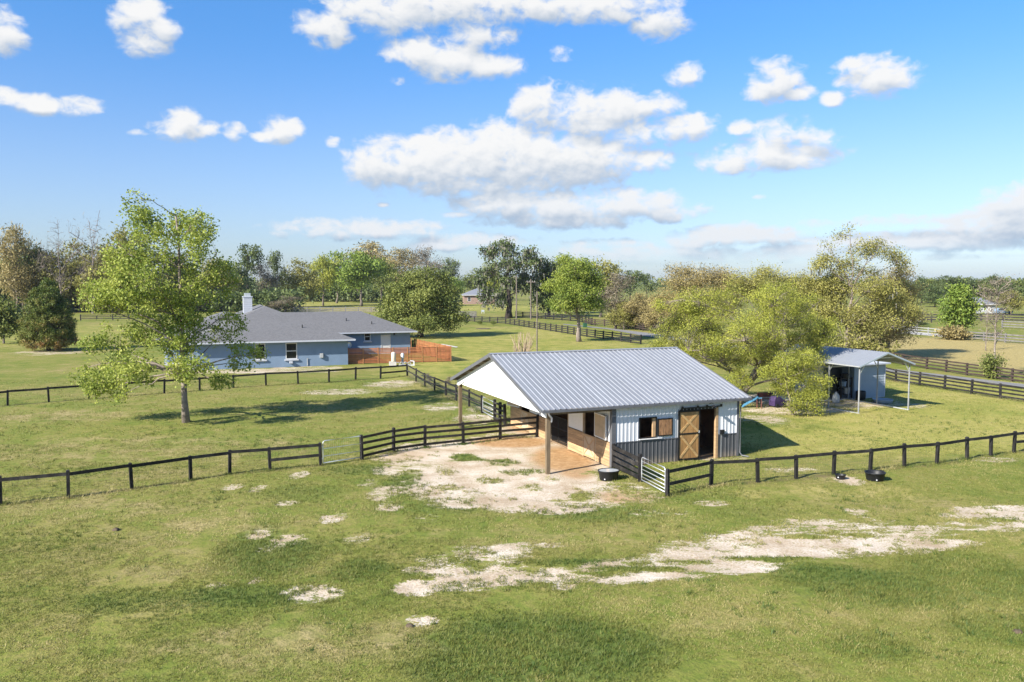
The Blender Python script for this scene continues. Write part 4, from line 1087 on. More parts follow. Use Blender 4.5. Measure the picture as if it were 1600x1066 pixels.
def bits():
    p = G(1345, 624.5); r = tag(MB().lathe([(0, 0), (.30, 0), (.36, .1), (.38, .66), (.35, .72), (.30, .7), (.28, .1), (0, .08)], 16).build('storage_tub', M_tub, None, (p[0], p[1], -.02), smooth=True), 'black plastic barrel standing against the shed siding', 'barrel')
    p = G(1379, 629); r = thing('splash_pool', 'pale blue plastic wading pool lying beside the shed corner', 'pool', (p[0], p[1], 0), .3)
    MB().lathe([(0, .02), (.62, .02), (.74, .26), (.78, .28), (.78, .24), (.70, 0), (0, 0)], 20).build('shell', M_siding, r, smooth=True)
    # shelves and sacks in the shed's dark bay
    q = G(1322, 624.5); r = thing('storage_shelf', 'dark shelf rack holding boxes in the open bay of the shed', 'shelf', (q[0], q[1], 0), .44)
    for x in (-.6, .6):
        for y in (0, .45): MB().box(x - .03, y - .03, 0, x + .03, y + .03, 1.8).build('leg', M_blackmetal, r)
    for z in (.4, 1.05, 1.7): MB().box(-.64, -.05, z, .64, .5, z + .04).build('shelf', M_blackmetal, r)
    for i, (x, z, w, h, m) in enumerate(((-.35, .44, .45, .4, M_tub), (.25, .44, .5, .5, M_acgrey), (-.2, 1.09, .6, .4, M_poly), (.35, 1.09, .35, .5, M_tub), (0, 1.74, .7, .35, M_tub))):
        o = MB().lathe([(0, 0), (w * .44, 0), (w * .5, h * .9), (w * .53, h), (0, h + .02)], 8).build('storage_box', m, None, (q[0] + x * math.cos(.44) - .2 * math.sin(.44), q[1] + x * math.sin(.44) + .2 * math.cos(.44), z))
        tag(o, ['black bin low on the left of the shed shelf', 'grey bin low on the right of the shed shelf', 'blue bin on the middle of the shed shelf', 'black bin on the middle right of the shed shelf', 'black bin on top of the shed shelf'][i], 'bin')
    q = G(1306, 630); r = thing('feed_sack', 'pale feed sack slumped before the open bay of the shed', 'sack', (q[0], q[1], 0), .2)
    MB().lathe([(0, 0), (.26, .02), (.31, .2), (.29, .55), (.2, .72), (.07, .80), (.1, .9), (0, .9)], 12, sy=.7).build('bag', M_acgrey, r, smooth=True)
    # toys under the oak
    q = G(1175, 637); r = thing('toy_slide', 'tipped light blue plastic toy slide under the oak behind the barn', 'slide', (q[0], q[1], 0), -.35)
    MB().add([(-.9, -.25, .05), (.5, -.25, .95), (.9, -.25, 1.0), (.9, .25, 1.0), (.5, .25, .95), (-.9, .25, .05), (-.9, -.25, .0), (.5, -.25, .88), (.9, -.25, .93), (.9, .25, .93), (.5, .25, .88), (-.9, .25, .0)],
             [(0, 1, 4, 5), (1, 2, 3, 4), (6, 11, 10, 7), (7, 10, 9, 8), (0, 6, 7, 1), (1, 7, 8, 2), (2, 8, 9, 3), (3, 9, 10, 4), (4, 10, 11, 5), (5, 11, 6, 0)]).build('chute', M_blueplastic, r); r.scale = (.8, .8, .8)
    for s in (-.28, .28): MB().bar((-.9, s, .1), (.55, s, 1.05), .06, .16).build('side_rail', M_blueplastic, r)
    for x, y in ((.85, -.2), (.85, .2), (.45, -.2), (.45, .2)): MB().bar((x, y, -.02), (x, y, .93), .07, .07, up=(1, 0, 0)).build('leg', M_redpl, r)
    q = G(1215, 636); r = thing('toy_car', 'purple plastic ride-on toy on the ground under the oak', 'toy car', (q[0], q[1], 0), .5)
    MB().add([(-.6, -.3, .14), (.6, -.3, .14), (.6, .3, .14), (-.6, .3, .14), (-.62, -.3, .5), (.62, -.3, .42), (.62, .3, .42), (-.62, .3, .5), (-.45, -.27, .85), (-.1, -.27, .82), (-.1, .27, .82), (-.45, .27, .85)],
             [(0, 3, 2, 1), (0, 1, 5, 4), (1, 2, 6, 5), (2, 3, 7, 6), (3, 0, 4, 7), (4, 5, 9, 8), (5, 6, 10, 9), (6, 7, 11, 10), (7, 4, 8, 11), (8, 9, 10, 11)]).build('body', M_purple, r)
    for x in (-.38, .38):
        for y in (-.34, .34): MB().lathe([(0, -.05), (.16, -.05), (.16, .05), (0, .05)], 12).build('wheel', M_blackmetal, r, (x, y, .15), (PI / 2, 0, 0))
    q = G(1196, 631); r = thing('garden_bench', 'low red garden seat under the oak between the two toys', 'seat', (q[0], q[1], 0), .1)
    for k in range(3): MB().box(-.6, -.2 + k * .14, .38, .6, -.08 + k * .14, .42).build('slat', M_redpl, r)
    MB().box(-.6, .24, .5, .6, .27, .85).build('backrest', M_redpl, r)
    for x in (-.5, .5):
        for y in (-.15, .22): MB().box(x - .03, y - .03, -.02, x + .03, y + .03, .38 if y < 0 else .8).build('leg', M_blackmetal, r)
    q = G(755, 514); tag(MB().lathe([(1.6, -.05), (1.55, .06), (1.3, .09), (0, .07)], 20).build('dark_disc', M_darkbrown, None, (q[0], q[1], 0)), 'dark round disc lying on the lawn beyond the cedar fence', 'flower bed')  # thin dark brown disc, slightly raised above the lawn
bits()


# ------------------------------------------------------------------ poles, wires, far buildings
def pole(label, px, py, top, arms=True, w=.17):
    p = G(px, py); h = CAM_H - (top - HORIZON) / FPX * p[1]
    r = thing('utility_pole', label, 'pole', (p[0], p[1], 0), .2)
    MB().tube([(0, 0, -.3), (0, 0, h * .5), (0, 0, h)], [w, w * .85, w * .7], 8).build('pole', M_bark, r)
    if arms:
        a = MB().box(-1.1, -.07, h - .9, 1.1, .07, h - .7).build('crossarm', M_barkpale, r)
        for x in (-1, -.4, .4, 1): MB().lathe([(0, 0), (.07, 0), (.09, .12), (.05, .22), (0, .24)], 8).build('insulator', M_acgrey, a, (x, 0, h - .7))
        if arms == 2: MB().lathe([(0, 0), (.25, .02), (.25, .8), (.2, .9), (0, .95)], 10).build('transformer', M_acgrey, r, (.42, -.1, h - 2.1))
    return (p[0], p[1], h)
pole('short wooden utility pole rising just behind the barn roof', 839, 553, 455, False, .10)
p1 = pole('utility pole with a crossarm, between the short pole and the mossy oak', 829.5, 499, 436, 1, .2)
p2 = pole('tall plain utility pole beside the mossy oak trunk', 807, 499, 431, False, .2)
p3 = pole('pale utility pole rising above the conifer at the far left', 68, 487, 399, 2, .26)
def wire(label, a, b, z, sag=1.2):
    pts = []
    for k in range(17):
        t = k / 16; pts.append((a[0] + (b[0] - a[0]) * t, a[1] + (b[1] - a[1]) * t, a[2] + (b[2] - a[2]) * t + z - sag * 4 * t * (1 - t)))
    b_ = MB().tube(pts, .022, 3); tag(b_.build('power_line', M_blackmetal), label, 'wire')
ql = G(-160, 486); qr = G(262, 484)
wire('sagging wire leaving the left utility pole towards the left edge', p3, (ql[0], ql[1], p3[2]), -.5)
wire('sagging wire running right from the pale left utility pole', p3, (qr[0], qr[1], p3[2] - 2), -.5)
wire('wire strung between the two tall poles by the mossy oak', (p1[0], p1[1], p1[2]), (p2[0], p2[1], p2[2]), -.6, .3)


def far_house(name, label, px, py, wpx, dpt, eave, slope, wallm, roofm, rz=0.1, wins=3, chim=False, door=True):
    p = G(px, py); k = p[1] / FPX; Wd = wpx * k
    r = thing(name, label, 'house', (p[0] - Wd / 2, p[1], 0), rz)
    hs = []
    for i in range(wins):
        c = Wd * (i + .5) / wins; hs.append((c - Wd * .05, c + Wd * .05, eave * .32, eave * .78))
    b = MB()
    for l, q, lo, hi in tiles(0, Wd, 0, eave, hs): b.box(l, 0, lo, q, .25, hi)
    b.box(0, .25, 0, .25, dpt, eave); b.box(Wd - .25, .25, 0, Wd, dpt, eave); b.box(.25, dpt - .25, 0, Wd - .25, dpt, eave)
    b.build('wall', wallm, r)
    for h in hs: window(r, *h, 0.0, t=.12, sill=False)
    if door: MB().box(Wd * .62, -.06, 0, Wd * .62 + 1.2, -.005, eave * .76).build('door', M_white, r)
    rf = hip_roof(-.8, Wd + .8, -.8, dpt + .8, eave, slope).build('roof', roofm, r)
    MB().box(-.82, -.84, eave - .18, Wd + .82, -.80, eave + .05).build('fascia', M_white, r)
    if chim: MB().box(Wd * .55, dpt * .4, eave, Wd * .55 + 1.6, dpt * .4 + 1.4, eave + dpt * .5 * slope + 1.4).build('chimney', M_brick, rf)
    return r
far_house('house', 'distant red brick house with a grey hip roof left of the mossy oak', 750, 475.5, 50, 15, 4.0, .42, M_brick, M_greyroof, .1, 3, True)
far_house('house', 'white house half hidden behind trees at the left edge', 14, 476, 44, 14, 5.2, .75, M_whitepaint, M_housetrim, 0, 4)
far_house('farmhouse', 'white farmhouse with a pale roof between the green and bare trees far right', 1538, 491, 34, 9, 3.0, .5, M_acgrey, M_greyroof, 0, 3)


def pickup():
    p = G(1566, 491); r = thing('parked_car', 'dark blue car parked by the far white farmhouse', 'car', (p[0], p[1], 0), .15)
    k = 1.15
    body = [(-2.3, .35), (2.3, .35), (2.35, .8), (2.2, 1.0), (1.1, 1.08), (.45, 1.6), (-1.5, 1.62), (-2.2, 1.1), (-2.35, .8)]
    MB().prism([(a * k, b_ * k) for a, b_ in body], 'y', -.9 * k, .9 * k).build('body', M_poly, r)
    MB().prism([(a * k, b_ * k) for a, b_ in [(.85, 1.1), (.4, 1.52), (-1.4, 1.54), (-1.9, 1.12)]], 'y', -.905 * k, .905 * k).build('window', M_glass, r)
    for x in (-1.45, 1.45):
        for y in (-.82, .82): MB().lathe([(0, -.12), (.36, -.12), (.36, .12), (0, .12)], 14).build('wheel', M_blackmetal, r, (x * k, y * k, .36), (PI / 2, 0, 0))
pickup()


def far_small():
    p = G(1423, 518); r = thing('run_in_shelter', 'small pale open-sided shelter beyond the tan hay field', 'shelter', (p[0], p[1], 0), .1)
    for x in (-1.3, 1.3):
        for y in (0, 2.5): MB().box(x - .1, y - .1, -.2, x + .1, y + .1, 2.0).build('post', M_greyfence, r)
    MB().add([(-1.7, -.4, 1.95), (1.7, -.4, 1.95), (1.7, 2.9, 2.3), (-1.7, 2.9, 2.3), (-1.7, -.4, 2.1), (1.7, -.4, 2.1), (1.7, 2.9, 2.45), (-1.7, 2.9, 2.45)],
             [(0, 3, 2, 1), (4, 5, 6, 7), (0, 1, 5, 4), (1, 2, 6, 5), (2, 3, 7, 6), (3, 0, 4, 7)]).build('roof', M_concrete, r)
    MB().box(-1.1, .4, 0, 1.1, 2.2, .8).build('hay_rack', M_greyfence, r)
    p = G(914, 511.5); r = thing('utility_box', 'green utility cabinet beside the brown fence past the lane', 'cabinet', (p[0], p[1], 0), .2)
    MB().box(-.4, -.3, -.1, .4, .3, .8).build('case', M_green, r); MB().box(-.44, -.34, .802, .44, .34, .88).build('lid', M_green, r)
    p = G(754.5, 490); r = thing('sign', 'small pale teal sign board standing on the far lawn', 'sign', (p[0], p[1], 0), 0)
    MB().box(-.45, -.03, .5, .45, .03, 1.1).build('board', M_siding, r)
    for x in (-.35, .35): MB().box(x - .05, .032, -.2, x + .05, .12, 1.1).build('leg', M_white, r)
far_small()

# ------------------------------------------------------------------ trees
def unit(v): return v / (np.linalg.norm(v, axis=-1, keepdims=True) + 1e-9)


def leaves_mesh(name, cen, ctint, lpc, leaf, aspect, spread, r, mat, up=.45, droop=0.0, grad=None, flat=.75):
    n = len(cen); k = n * lpc
    P = np.repeat(cen, lpc, 0) + r.normal(0, 1, (k, 3)) * np.array([spread, spread, spread * flat])
    mid = cen.mean(0)
    nrm = unit(r.normal(0, 1, (k, 3)) + np.array([0, 0, up]) + unit(P - mid) * .5)
    a = unit(np.cross(nrm, r.normal(0, 1, (k, 3)))); a[:, 2] -= droop; a = unit(a)
    b = unit(np.cross(nrm, a))
    s = leaf * r.uniform(.55, 1.35, k)[:, None]
    a = a * s * .5; b = b * s * .5 * aspect
    V = np.stack([P - a, P + b - a * .1, P + a, P - b - a * .1], 1).reshape(-1, 3)
    F = np.arange(len(V)).reshape(-1, 4)
    t = np.repeat(ctint, lpc) + r.normal(0, .13, k)
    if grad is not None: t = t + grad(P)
    return raw_mesh(name, V, F, mat, t)


def curve(p, q, n, sagx, r, wob):
    t = np.linspace(0, 1, n)[:, None]; p, q = np.array(p, float), np.array(q, float)
    m = (p + q) / 2 + np.array([0, 0, sagx]) + r.normal(0, wob, 3)
    c = (1 - t) ** 2 * p + 2 * t * (1 - t) * m + t ** 2 * q
    c[1:-1] += r.normal(0, wob * .35, (n - 2, 3)); return c


def grow(seed, lobes, n_clu, lpc, leaf, mat, bark, trunk_r, trunk_top=None, aspect=.6, spread=.5, limbs=10, up=.45, droop=0.0, fork=.35, moss=0, grad=None, shell=.42, lean=(0, 0), twig_r=.018, mossmat=None, flat=.75, wob=.5, tintsd=.16):
    """lobes: (cx, cy, cz, rx, ry, rz) about the trunk foot. Returns [(part name, mesh), ...]"""
    r = np.random.default_rng(seed)
    Lb = np.array(lobes, float); wgt = Lb[:, 3] * Lb[:, 5]; wgt /= wgt.sum()
    ix = r.choice(len(Lb), n_clu, p=wgt)
    u = unit(r.normal(0, 1, (n_clu, 3))); rad = r.uniform(0, 1, n_clu) ** shell
    cen = Lb[ix, :3] + u * rad[:, None] * Lb[ix, 3:]
    cen[:, 2] = np.maximum(cen[:, 2], .25)
    lobet = r.normal(0, .07, len(Lb))
    ctint = .5 + lobet[ix] + r.normal(0, tintsd, n_clu)
    top = trunk_top if trunk_top is not None else np.array([lean[0] + (Lb[:, 0] * wgt).sum() * .6, lean[1] + (Lb[:, 1] * wgt).sum() * .5, np.percentile(cen[:, 2], 62)])
    top = np.array(top, float)
    tp = curve((0, 0, -.25), top, 9, 0, r, trunk_r * .9); tp[0] = (0, 0, -.25)
    tr = np.linspace(1, .28, 9) * trunk_r; tr[0] *= 1.5; tr[1] *= 1.08
    tb = MB(); tb.tube(tp, tr, 9)
    bb = MB()
    # limbs by farthest points
    pick = [int(np.argmax(cen[:, 2]))]
    dist = np.linalg.norm(cen - cen[pick[0]], axis=1)
    for _ in range(limbs - 1):
        j = int(np.argmax(dist)); pick.append(j); dist = np.minimum(dist, np.linalg.norm(cen - cen[j], axis=1))
    nodes, nr = [tp[4:]], [tr[4:]]
    zf = top[2] * fork
    for j in pick:
        q = cen[j]; h = np.hypot(q[0], q[1])
        z0 = np.clip(q[2] - h * .55, zf, top[2] * .95)
        i0 = int(np.argmin(abs(tp[:, 2] - z0))); i0 = max(i0, 2); s = tp[i0]
        L = np.linalg.norm(q - s); n = 8
        c = curve(s, q, n, L * .08, r, L * .045)
        rr_ = np.linspace(min(tr[i0] * .5, .016 * L + .015), twig_r * 1.2, n)
        bb.tube(c, rr_, 6); nodes.append(c[2:]); nr.append(rr_[2:])
    N = np.concatenate(nodes); NR = np.concatenate(nr)
    for i in range(n_clu):
        q = cen[i]
        dd = np.linalg.norm(N - q, axis=1) + np.maximum(N[:, 2] - q[2], 0) * 1.2
        j = int(np.argmin(dd)); L = np.linalg.norm(N[j] - q)
        if L < .15: continue
        c = curve(N[j], q, 4, L * .06, r, L * .06)
        bb.tube(c, np.linspace(min(NR[j] * .6, .012 * L + twig_r), twig_r * .45, 4), 3, cap=False)
    out = [('trunk', tb.data('trunk', bark, True)), ('branches', bb.data('branches', bark, True))]
    if lpc: out.append(('crown', leaves_mesh('crown', cen, ctint, lpc, leaf, aspect, spread, r, mat, up, droop, grad, flat)))
    if moss:
        sel = cen[r.choice(n_clu, moss, replace=True)]; k = 5
        P = np.repeat(sel, k, 0) + r.normal(0, spread * .8, (moss * k, 3))
        P[:, 2] -= spread * .2
        ln = r.uniform(.08, .26, moss * k) * top[2] * .38; w = leaf * .34
        a = r.uniform(0, PI, moss * k); q = np.stack([np.cos(a) * w, np.sin(a) * w, a * 0], 1)
        dn = np.stack([r.normal(0, .08, moss * k) * ln, r.normal(0, .08, moss * k) * ln, -ln], 1)
        V = np.stack([P - q, P + q, P + q * .7 + dn * .55, P + dn, P - q * .8 + dn * .5], 1).reshape(-1, 3)
        out.append(('moss', raw_mesh('moss', V, np.arange(len(V)).reshape(-1, 5), mossmat or M_moss)))
    return out


def plant(parts, name, label, cat, px, by, group=None, scale=(1, 1, 1), rz=0.0, at=None):
    p = G(px, by) if at is None else at
    r = thing(name, label, cat, (p[0], p[1], 0), rz, group); r.scale = scale
    for nm, me in parts:
        o = link(nm, me, r)
        if nm == 'moss': o['kind'] = 'stuff'
    return r


def pix_lobes(px, by, L, seed=0, deep=.9):
    """crown lobes given by their outline in the photograph, laid at the tree's own distance with real depth"""
    d = G(px, by)[1]; k = d / FPX; rr_ = random.Random(seed); x0 = (px - 800) * k; out = []
    span = max((abs(l[0] - px) for l in L)) * k
    for l in L:
        cx = (l[0] - 800) * k - x0; cz = CAM_H - (l[1] - HORIZON) * k
        room = math.sqrt(max(0, (span * .8) ** 2 - cx * cx))
        out.append((cx, rr_.uniform(-1, 1) * room * .7, cz, l[2] * k, max(l[2], l[3]) * k * deep, l[3] * k))
    return out


def rough(lobes, seed, k=2, f=.36):
    """smaller clumps breaking the edge of every lobe, and gaps between them"""
    r = np.random.default_rng(seed); out = [(a, b, c, d * .86, e * .86, g_ * .86) for a, b, c, d, e, g_ in lobes]
    for a, b, c, d, e, g_ in lobes:
        for _ in range(k):
            u = unit(r.normal(0, 1, 3)); q = r.uniform(.95, 1.22); s = f * r.uniform(.6, 1.2)
            out.append((a + u[0] * d * q, b + u[1] * e * q, c + u[2] * g_ * q, d * s, e * s, g_ * s))
    return out


# hero trees, each with the outline it has in the photograph
L1 = [(252, 322, 22, 22), (218, 348, 28, 30), (290, 352, 34, 30), (328, 376, 22, 34), (255, 385, 44, 40), (205, 410, 34, 32), (310, 420, 40, 38), (344, 440, 12, 38), (250, 445, 54, 40), (190, 465, 36, 26), (160, 445, 20, 14), (300, 475, 46, 40), (225, 510, 50, 32), (160, 530, 32, 22),
      (285, 530, 44, 34), (190, 570, 44, 28), (145, 592, 28, 24), (340, 522, 26, 32), (365, 562, 28, 20), (325, 568, 28, 24), (240, 572, 34, 26), (170, 614, 34, 13), (396, 555, 13, 11), (350, 594, 20, 10)]
plant(grow(101, pix_lobes(291, 660, L1, 1, .9), 760, 50, .16, L_spring, M_barkpale, .2, (-.35, .1, 14.0), .8, .235, 44, .5, fork=.26, shell=.36, twig_r=.014, wob=.4, tintsd=.17, flat=.9, grad=lambda P: .16 + 0 * P[:, 2]),
      'maple_tree', 'tall airy spring green tree with a pale trunk alone in the left paddock', 'tree', 291, 660)

L2 = [(78, 440, 7, 6), (77, 448, 13, 10), (77, 460, 21, 13), (76, 474, 29, 15), (77, 489, 35, 16), (77, 504, 40, 16), (76, 519, 43, 15), (76, 533, 43, 12)]
plant(grow(102, pix_lobes(77, 548, L2, 2, 1.0), 900, 60, .30, L_rust, M_barkdark, .25, (0, 0, 8.2), .26, .21, 10, .2, fork=.1, shell=.22, droop=-.8, grad=lambda P: -P[:, 2] * .05 + .45 * np.exp(-P[:, 2] / 1.5)),
      'juniper_tree', 'dense cone shaped conifer with rusty lower branches at the left edge of the lawn', 'tree', 77, 548)

L3 = [(5, 480, 22, 14), (-8, 495, 26, 16), (16, 500, 20, 14), (4, 512, 24, 12)]
plant(grow(103, pix_lobes(6, 537, L3, 3, 1), 140, 40, .40, L_mid, M_bark, .16, None, .7, .55, 8, .4), 'young_tree', 'small round green tree at the left edge beside the rusty conifer', 'tree', 6, 537)

L4 = [(213, 522, 9, 7), (213, 529, 10, 8)]
plant(grow(104, pix_lobes(213, 537, L4, 4, 1), 40, 40, .26, L_dark, M_bark, .07, None, .6, .3, 5), 'shrub', 'small round dark shrub alone on the lawn behind the airy tree', 'shrub', 213, 537)

L5 = [(655, 468, 60, 40), (628, 482, 36, 32), (690, 482, 34, 30), (650, 432, 36, 20), (685, 442, 26, 18), (622, 448, 24, 18), (655, 506, 46, 14), (700, 500, 20, 14), (612, 502, 18, 12)]
plant(grow(105, rough(pix_lobes(657, 527, L5, 5, 1), 29), 560, 72, .34, L_mid, M_barkdark, .5, None, .6, .58, 14, .45, fork=.2, shell=.4, grad=lambda P: .14 + 0 * P[:, 2]), 'oak_tree', 'rounded dark green tree by the right end of the blue house', 'tree', 657, 527)

L6 = [(792, 385, 26, 14), (768, 395, 18, 16), (825, 398, 18, 16), (800, 410, 38, 20), (838, 412, 12, 14), (765, 425, 18, 20), (795, 440, 30, 24), (825, 440, 20, 22), (785, 468, 22, 16), (760, 458, 14, 20), (835, 465, 10, 18), (750, 440, 10, 12)]
plant(grow(106, pix_lobes(795, 497, L6, 6, .9), 270, 38, .55, L_dark, M_barkdark, .8, None, .65, .72, 16, .4, fork=.15, shell=.75, moss=330), 'live_oak_tree', 'tall dark live oak draped with grey moss beside the utility poles', 'tree', 795, 497)
L6b = [(857, 420, 20, 16), (850, 440, 16, 24), (868, 448, 16, 24), (855, 470, 14, 18)]
plant(grow(116, pix_lobes(858, 496, L6b, 6, .9), 170, 36, .6, L_dark, M_barkdark, .5, None, .65, .8, 10, .4, fork=.15, shell=.55, moss=120), 'live_oak_tree', 'smaller dark mossy oak between the utility poles and the bright round tree', 'tree', 858, 496)

L7 = [(902, 422, 34, 18), (885, 440, 26, 24), (922, 440, 24, 24), (900, 462, 40, 24), (880, 478, 18, 12), (925, 476, 20, 14)]
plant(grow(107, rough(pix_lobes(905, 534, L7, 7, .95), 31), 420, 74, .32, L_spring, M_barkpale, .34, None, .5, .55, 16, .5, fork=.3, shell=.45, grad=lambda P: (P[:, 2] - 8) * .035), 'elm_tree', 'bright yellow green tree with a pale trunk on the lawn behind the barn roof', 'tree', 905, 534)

L8 = [(1078, 490, 46, 32), (1042, 515, 30, 28), (1030, 540, 22, 16), (1130, 468, 50, 28), (1185, 462, 46, 28), (1155, 508, 60, 32), (1228, 488, 50, 34), (1095, 535, 46, 24), (1062, 552, 34, 16), (1135, 558, 40, 18), (1200, 545, 44, 26), (1250, 522, 38, 28), (1275, 515, 24, 24), (1195, 582, 30, 16), (1235, 560, 34, 22) , (1262, 552, 22, 16), (1060, 478, 30, 22), (1140, 586, 24, 14)]
plant(grow(108, rough([(a, b - 1.2 - .12 * a, c, d, e, f) for a, b, c, d, e, f in pix_lobes(1150, 630, L8, 8, .9)], 81), 1350, 74, .115, L_yellow, M_barkpale, .38, (2.8, .3, 4.9), .45, .235, 32, .3, droop=.35, fork=.25, shell=.4, twig_r=.014, tintsd=.25), 'willow_oak_tree', 'broad yellow green oak with a leaning trunk right behind the barn', 'tree', 1150, 630)
L8b = [(1232, 560, 32, 14), (1264, 564, 18, 12), (1208, 580, 18, 14), (1248, 588, 32, 14), (1276, 594, 16, 10), (1224, 606, 20, 16), (1262, 614, 18, 16), (1238, 632, 14, 14), (1266, 636, 10, 10), (1280, 616, 8, 9)]
plant(grow(118, rough([(a, b + .5 * math.sin(a * 3), c, d, e, f) for a, b, c, d, e, f in pix_lobes(1240, 648, L8b, 19, 1.3)], 82), 360, 74, .11, L_yellow, M_barkpale, .10, (-.8, .3, 4.2), .42, .26, 14, .2, droop=.8, fork=.1, shell=.65, twig_r=.012, tintsd=.27), 'willow_tree', 'low drooping yellow green tree in front of the carport', 'tree', 1240, 648)

L9 = [(1105, 432, 36, 16), (1065, 445, 34, 22), (1140, 448, 34, 22), (1095, 470, 60, 30), (1040, 475, 28, 24), (1075, 425, 16, 10)]
plant(grow(109, rough(pix_lobes(1095, 556, L9, 10, .8), 32), 460, 66, .24, L_brown, M_bark, .4, None, .35, .6, 18, .3, fork=.25, shell=.5, tintsd=.2, grad=lambda P: .12 + 0 * P[:, 2]), 'oak_tree', 'brownish budding oak behind the barn roof, left of the yellow green oak', 'tree', 1095, 556)
L10 = [(1190, 430, 24, 14), (1170, 448, 40, 20), (1215, 445, 36, 20), (1260, 445, 34, 20), (1235, 470, 60, 28), (1285, 462, 30, 26)]
plant(grow(110, rough(pix_lobes(1225, 560, L10, 11, .8), 33), 500, 68, .225, L_olive, M_bark, .4, None, .45, .6, 18, .35, fork=.25, shell=.5, tintsd=.2, grad=lambda P: .2 + 0 * P[:, 2]), 'oak_tree', 'olive toned oak standing behind the yellow green oak', 'tree', 1225, 560)
L11 = [(1310, 366, 14, 9), (1298, 385, 14, 12), (1290, 405, 16, 10), (1330, 392, 20, 16), (1350, 384, 14, 8), (1272, 415, 14, 10), (1395, 400, 22, 9), (1405, 410, 14, 8), (1375, 395, 10, 6), (1320, 415, 26, 18), (1350, 425, 22, 14), (1310, 452, 46, 28), (1360, 455, 40, 26), (1290, 490, 50, 34), (1345, 495, 60, 36), (1395, 470, 26, 24)]
plant(grow(111, rough(pix_lobes(1322, 562, L11, 12, .8), 33), 640, 60, .22, L_olive, M_barkpale, .45, None, .5, .5, 26, .35, fork=.2, shell=.6, tintsd=.22, moss=60, grad=lambda P: .16 + .0 * P[:, 2]), 'oak_tree', 'tallest oak on the right with a sparse open top above the carport', 'tree', 1322, 562)
L12 = [(1375, 440, 34, 22), (1410, 455, 26, 22), (1385, 480, 44, 30), (1425, 490, 16, 20), (1360, 515, 50, 26), (1400, 515, 30, 22)]
plant(grow(112, rough(pix_lobes(1385, 556, L12, 13, .8), 33), 470, 66, .22, L_brown, M_bark, .35, None, .4, .6, 18, .35, fork=.2, shell=.5, tintsd=.2, grad=lambda P: .18 + 0 * P[:, 2]), 'oak_tree', 'brown and olive scrubby oak over the carport at the edge of the tan field', 'tree', 1385, 556)

L13 = [(1497, 462, 18, 13), (1490, 480, 22, 16), (1508, 480, 20, 16), (1497, 500, 24, 14), (1495, 452, 10, 8)]
plant(grow(113, pix_lobes(1497, 528, L13, 14, .9), 200, 40, .42, L_light, M_barkpale, .2, None, .6, .6, 10, .4, fork=.3, shell=.5), 'young_tree', 'bright green upright tree beyond the tan field at the far right', 'tree', 1497, 528)
L13b = [(1490, 520, 20, 8), (1505, 522, 14, 8)]
plant(grow(123, pix_lobes(1497, 530, L13b, 15, .9), 60, 36, .42, L_brown, M_bark, .06, None, .6, .5, 6, .4, fork=.1), 'shrub', 'rusty brown shrub at the foot of the bright green upright tree', 'shrub', 1492, 531)

L14 = [(1552, 440, 20, 10), (1535, 455, 16, 14), (1570, 455, 14, 14), (1552, 470, 24, 18), (1548, 495, 18, 14), (1556, 520, 14, 14)]
plant(grow(114, pix_lobes(1553, 590, L14, 16, .8), 380, 6, .2, L_grey, M_barkpale, .11, None, .2, .4, 22, .3, fork=.25, shell=.7, twig_r=.03), 'bare_tree', 'slender leafless pale tree standing behind the brown lane fence', 'tree', 1553, 590)
plant(grow(124, [(0, 0, .7, .9, .9, .8), (.6, .2, 1.5, .7, .7, .9), (-.5, 0, 1.6, .6, .6, 1.0)], 70, 34, .2, L_mid, M_bark, .05, None, .5, .28, 6, .4, fork=.1), 'shrub', 'leafy shrub growing round the base of the slender leafless tree', 'shrub', 1550, 592)
plant(grow(125, [(0, 0, 4, 1.2, 1.2, 3.5)], 90, 4, .2, L_grey, M_barkpale, .07, (0.1, 0, 7), .2, .4, 8, .3, fork=.2, twig_r=.02), 'sapling', 'thin leafless sapling left of the slender pale tree', 'tree', 1540, 548)


# background trees: a few kinds, copied with their own size and turn
def generic(seed, W_, H_, base, n=7, wide=1.0):
    rr_ = random.Random(seed); out = [(0, 0, H_ * (base + (1 - base) * .5), W_ * .34, W_ * .34, H_ * (1 - base) * .45)]
    for i in range(n):
        a = 2 * PI * i / n + rr_.uniform(-.4, .4); t = rr_.uniform(.15, .8); rad = W_ * .5 * (1 - abs(t - .4) * .9) * rr_.uniform(.45, .75)
        s = W_ * rr_.uniform(.17, .27)
        out.append((math.cos(a) * rad, math.sin(a) * rad, H_ * (base + (1 - base) * t), s, s, s * rr_.uniform(.7, 1.0)))
    out.append((rr_.uniform(-.1, .1) * W_, 0, H_ * .9, W_ * .18, W_ * .18, H_ * .09))
    return out


def proto(seed, mat, bark, base=.2, n_clu=190, lpc=30, leaf=.8, aspect=.6, spread=1.0, **kw):
    return grow(seed, generic(seed, 18, 20, base), n_clu, lpc, leaf, mat, bark, .42, None, aspect, spread, 12, .45, **kw)


